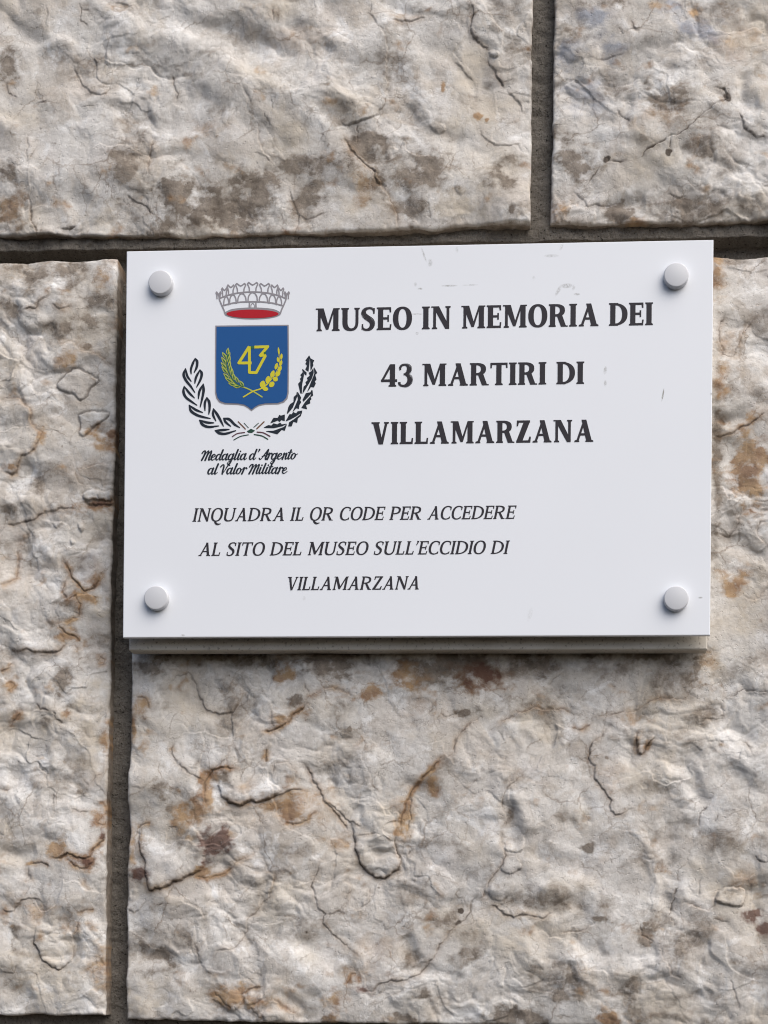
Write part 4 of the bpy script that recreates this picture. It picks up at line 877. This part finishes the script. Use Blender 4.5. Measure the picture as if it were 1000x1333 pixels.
# --- mural crown
I = Ink(); J = Ink(); w0 = 1.9
mir = lambda pts: [(984 - x, y) for x, y in pts]
def line(pts, w=w0, smooth=True, both=False):
    for q in ([pts, mir(pts)] if both else [pts]):
        I.stroke(px('CR', catmull(q, 4) if smooth and len(q) > 2 else q), w)
line([(62,188),(92,222),(100,280),(130,350),(150,392),(165,440)], smooth=False, both=True)
line([(138,345),(240,318),(360,302),(492,298),(624,302),(744,318),(846,345)])
line([(95,262),(190,224),(320,195),(492,182),(664,195),(794,224),(889,262)])
line([(165,432),(240,396),(360,380),(492,375),(624,380),(744,396),(819,432)])
line([(455,300),(452,375)], both=True); line([(470,372),(474,335),(492,318),(510,335),(514,372)], 1.0)
for cx, w, yt, yb in ((492,112,188,296),(365,100,200,302),(258,80,214,316),(180,62,236,332)):
    p = [(cx - w / 2, yb), (cx - w * .44, yt + 50), (cx - w * .22, yt + 12), (cx, yt + 2), (cx + w * .22, yt + 12), (cx + w * .44, yt + 50), (cx + w / 2, yb)]
    line(p, 1.7, both=cx != 492)
for cx, w, yt, yb in ((492,112,70,182),(350,110,82,192),(233,78,100,208),(158,62,135,228),(88,54,182,262)):
    p = [(cx - w * .33, yb), (cx - w * .36, yb - 45), (cx - w * .55, yt + 16), (cx - w * .42, yt), (cx - w * .15, yt + 22), (cx, yt + 30), (cx + w * .15, yt + 22), (cx + w * .42, yt), (cx + w * .55, yt + 16), (cx + w * .36, yb - 45), (cx + w * .33, yb)]
    line(p, 1.7, smooth=False, both=cx != 492)
I.poly(px('CR', ell(490, 443, 332, 64, 48, 2.0))); J.poly(px('CR', ell(490, 443, 308, 51, 48, 2.0)))
crown = I.build('crown', GREY, sign, .00012); J.build('crown_lining', RED, crown, .00022)

# --- shield
outer = [(288,352),(516,349),(743,347),(745,560),(743,770),(736,805),(715,828),(680,840),(600,842),(560,850),(535,864),(513,882),(490,864),(466,850),(428,843),(345,840),(312,828),(294,805),(286,770),(286,560)]
c = np.array(outer, float); ctr = np.array([514, 600.0])
inner = [tuple(p) for p in ctr + (c - ctr) * np.array([.966, .968])]
I = Ink(); I.poly(px('E1', outer)); shield = I.build('shield', GREY, sign, .00012)
I = Ink(); I.poly(px('E1', inner)); I.build('blue_field', BLUE, shield, .00022)
I = Ink(); w4 = 3.6
for p in ([(395,694),(296,849),(416,849)], [(396,694),(396,938),(460,940),(548,776)], [(442,700),(568,696),(492,785)], [(492,782),(552,770)]):
    I.stroke(px('SH', p), w4, False)
I.stroke(px('SH', [(568,696),(578,686)]), 2.0, False)
I.build('numeral', YELLOW, shield, .00032)
I = Ink(); I.poly(px('SH', [(410,690),(438,690),(438,716),(410,716)])); I.poly(px('SH', [(530,752),(556,735),(552,765),(538,768)])); I.build('numeral_shade', GREEN, shield, .00042)
def leaf(a, b, w, n=9):
    (ax, ay), (bx, by) = a, b; L = math.hypot(bx - ax, by - ay); nx, ny = -(by - ay) / L, (bx - ax) / L; o = []
    for i in range(n + 1):
        t = i / n; k = math.sin(math.pi * t ** .85) * w / 2; o.append((ax + (bx - ax) * t + nx * k, ay + (by - ay) * t + ny * k))
    for i in range(n - 1, 0, -1):
        t = i / n; k = math.sin(math.pi * t ** .85) * w / 2; o.append((ax + (bx - ax) * t - nx * k, ay + (by - ay) * t - ny * k))
    return o
lv = [((188,770),(198,705)), ((180,810),(140,745)), ((190,800),(215,745)), ((178,860),(132,790)), ((195,850),(216,780)), ((182,905),(128,840)), ((200,895),(218,830)), ((190,950),(132,880)), ((212,940),(222,865)), ((205,995),(150,945)),
      ((230,975),(236,900)), ((235,1030),(165,985)), ((255,1010),(245,945)), ((265,1060),(195,1035)), ((290,1035),(268,975)), ((310,1075),(240,1065)), ((345,1070),(300,1012))]
I = Ink(); J = Ink()
I.stroke(px('SH', catmull([(184,780),(180,880),(215,980),(270,1050),(360,1082),(430,1115),(515,1168)], 4)), 1.7)
for a, b in lv:
    I.poly(px('SH', leaf(a, b, 30))); m_ = lambda t: (a[0] + (b[0] - a[0]) * t, a[1] + (b[1] - a[1]) * t)
    J.poly(px('SH', leaf(m_(.05), m_(.8), 12)))
J.stroke(px('SH', catmull([(190,770),(184,880),(218,975),(275,1045),(340,1072)], 4)), 1.2)
I.build('laurel_sprig', LIME, shield, .00032); J.build('laurel_sprig_shade', GREEN, shield, .00042)
I = Ink(); I.stroke(px('SH', catmull([(600,985),(570,1040),(510,1088),(430,1115),(340,1168)], 4)), 1.7)
I.stroke(px('SH', catmull([(672,760),(678,860),(640,950),(590,1020)], 4)), .8)
for x, y, a, b, tl in ((671,738,9,36,-.1),(696,790,12,30,.1),(664,818,11,26,-.1),(692,850,13,30,.2),(648,880,15,32,.3),(682,905,16,32,.4),(612,952,19,36,.4),(664,950,20,32,.6),(568,1005,20,36,.3),(640,1000,24,24,.6),(606,1050,24,30,.7),(520,1050,27,36,.2),(545,1092,28,20,.2)):
    I.poly(px('SH', [(x + p * math.cos(tl) - q * math.sin(tl), y + p * math.sin(tl) + q * math.cos(tl)) for p, q in ell(0, 0, a, b, 16, 1.7)]))
I.build('wheat_sprig', YELLOW, shield, .00034)

# --- wreath: laurel branch left, oak branch right, tied with a ribbon
LAUREL = [([(190,268),(188,205),(215,125),(243,66)], [(243,66),(268,110),(262,180),(230,250)]), ([(190,365),(140,295),(118,200)], [(118,200),(92,275),(125,355),(185,430),(238,510)]),
 ([(238,390),(255,310),(305,215)], [(305,215),(328,265),(312,340),(262,440)]), ([(232,580),(165,515),(100,430)], [(100,430),(90,500),(120,570),(190,625),(265,675)]), ([(284,592),(298,495),(348,400)], [(348,400),(352,480),(338,570),(308,700)]),
 ([(370,745),(368,650),(395,575)], [(395,575),(426,640),(430,720),(420,792)]), ([(338,770),(250,735),(165,675)], [(165,675),(188,750),(265,803),(350,830),(440,848)]), ([(512,880),(476,800),(480,722)], [(480,722),(532,800),(572,870),(610,948)]),
 ([(485,905),(395,900),(300,870)], [(300,870),(342,930),(420,958),(550,945)]), ([(705,950),(640,895),(612,845)], [(612,845),(690,862),(755,925),(820,966)]), ([(685,990),(600,998),(502,1005)], [(502,1005),(560,1040),(640,1046),(770,1006)])]
I = Ink()
for a, b in LAUREL:
    I.stroke(px('W1', catmull(a, 5)), [1.5, 3.1, 3.2, 1.4]); I.stroke(px('W1', catmull(b, 5)), [1.6, 3.7, 3.5, 3.0, 1.4])
I.build('laurel_branch', INKY, sign, .00012)
OAK = [[(815,88),(770,150),(788,165),(768,195),(792,220),(768,275),(805,300),(815,220),(820,150)], [(818,88),(835,125),(882,150),(865,190),(872,215),(840,285),(834,150)],
 [(872,262),(850,300),(815,320),(830,360),(790,390),(800,420),(770,450),(780,480),(745,510),(730,600),(790,500),(850,400),(876,320)], [(885,250),(925,320),(895,345),(915,410),(890,440),(905,465),(880,515),(840,510),(796,572),(892,330)],
 [(725,275),(735,310),(700,350),(718,375),(695,400),(705,430),(670,470),(700,600),(714,600),(718,480),(744,350)], [(728,272),(780,320),(776,352),(752,332)],
 [(855,555),(835,590),(775,600),(755,640),(730,690),(742,710),(800,650),(846,596)], [(860,562),(868,630),(835,650),(845,680),(825,700),(830,735),(770,760),(785,815),(715,797),(762,725),(838,640)],
 [(650,585),(645,620),(610,650),(605,720),(560,750),(535,790),(515,880),(545,850),(590,795),(640,670),(654,640)], [(660,585),(705,660),(690,700),(705,720),(680,760),(675,810),(640,800),(596,848),(665,690)],
 [(720,840),(660,850),(640,880),(600,860),(580,890),(550,890),(500,980),(560,955),(640,912),(708,862)], [(718,856),(700,910),(660,940),(650,1000),(600,985),(575,1050),(535,1050),(545,1000),(605,962),(690,898)],
 [(480,895),(430,910),(410,900),(390,940),(330,940),(290,1005),(350,985),(390,968),(410,990),(440,960),(455,970),(480,975)], [(505,1020),(440,1030),(420,1005),(380,1030),(330,1015),(300,1045),(255,1040),(200,1070),(330,1075),(450,1048)],
 [(508,1030),(480,1110),(440,1097),(380,1158),(230,1120),(330,1116),(470,1066)]]
I = Ink()
for p in OAK: I.poly(px('W2', p)); I.stroke(px('W2', p + [p[0]]), .75)
I.build('oak_branch', INKY, sign, .00012)
I = Ink(); I.poly([(321.5,561.3),(327,558.2),(332.2,560.6),(328.2,563.6),(323.5,563.4)])
for cr, p, w in (('W1',[(745,1128),(830,1082),(935,1060)],1.3),('W2',[(65,1165),(170,1185),(250,1230)],1.6),('W1',[(880,910),(935,968)],1.0),('W2',[(122,1010),(60,1065)],1.1)): I.stroke(px(cr, catmull(p, 4) if len(p) > 2 else p), w)
rib = I.build('ribbon', DKGREEN, sign, .00012)
I = Ink()
for cr, p, w in (('W1',[(725,1085),(790,1045),(885,1030)],1.4),('W2',[(105,1132),(190,1142),(280,1190)],1.6)): I.stroke(px(cr, catmull(p, 4)), w)
I.build('ribbon_red_stripe', WINE, rib, .00014)
I = Ink()
for cr, p, w in (('W1',[(803,890),(897,985)],1.4),('W2',[(200,990),(100,1085)],1.6)): I.stroke(px(cr, p), w)
I.build('ribbon_brown_stripe', BROWN, rib, .00016)
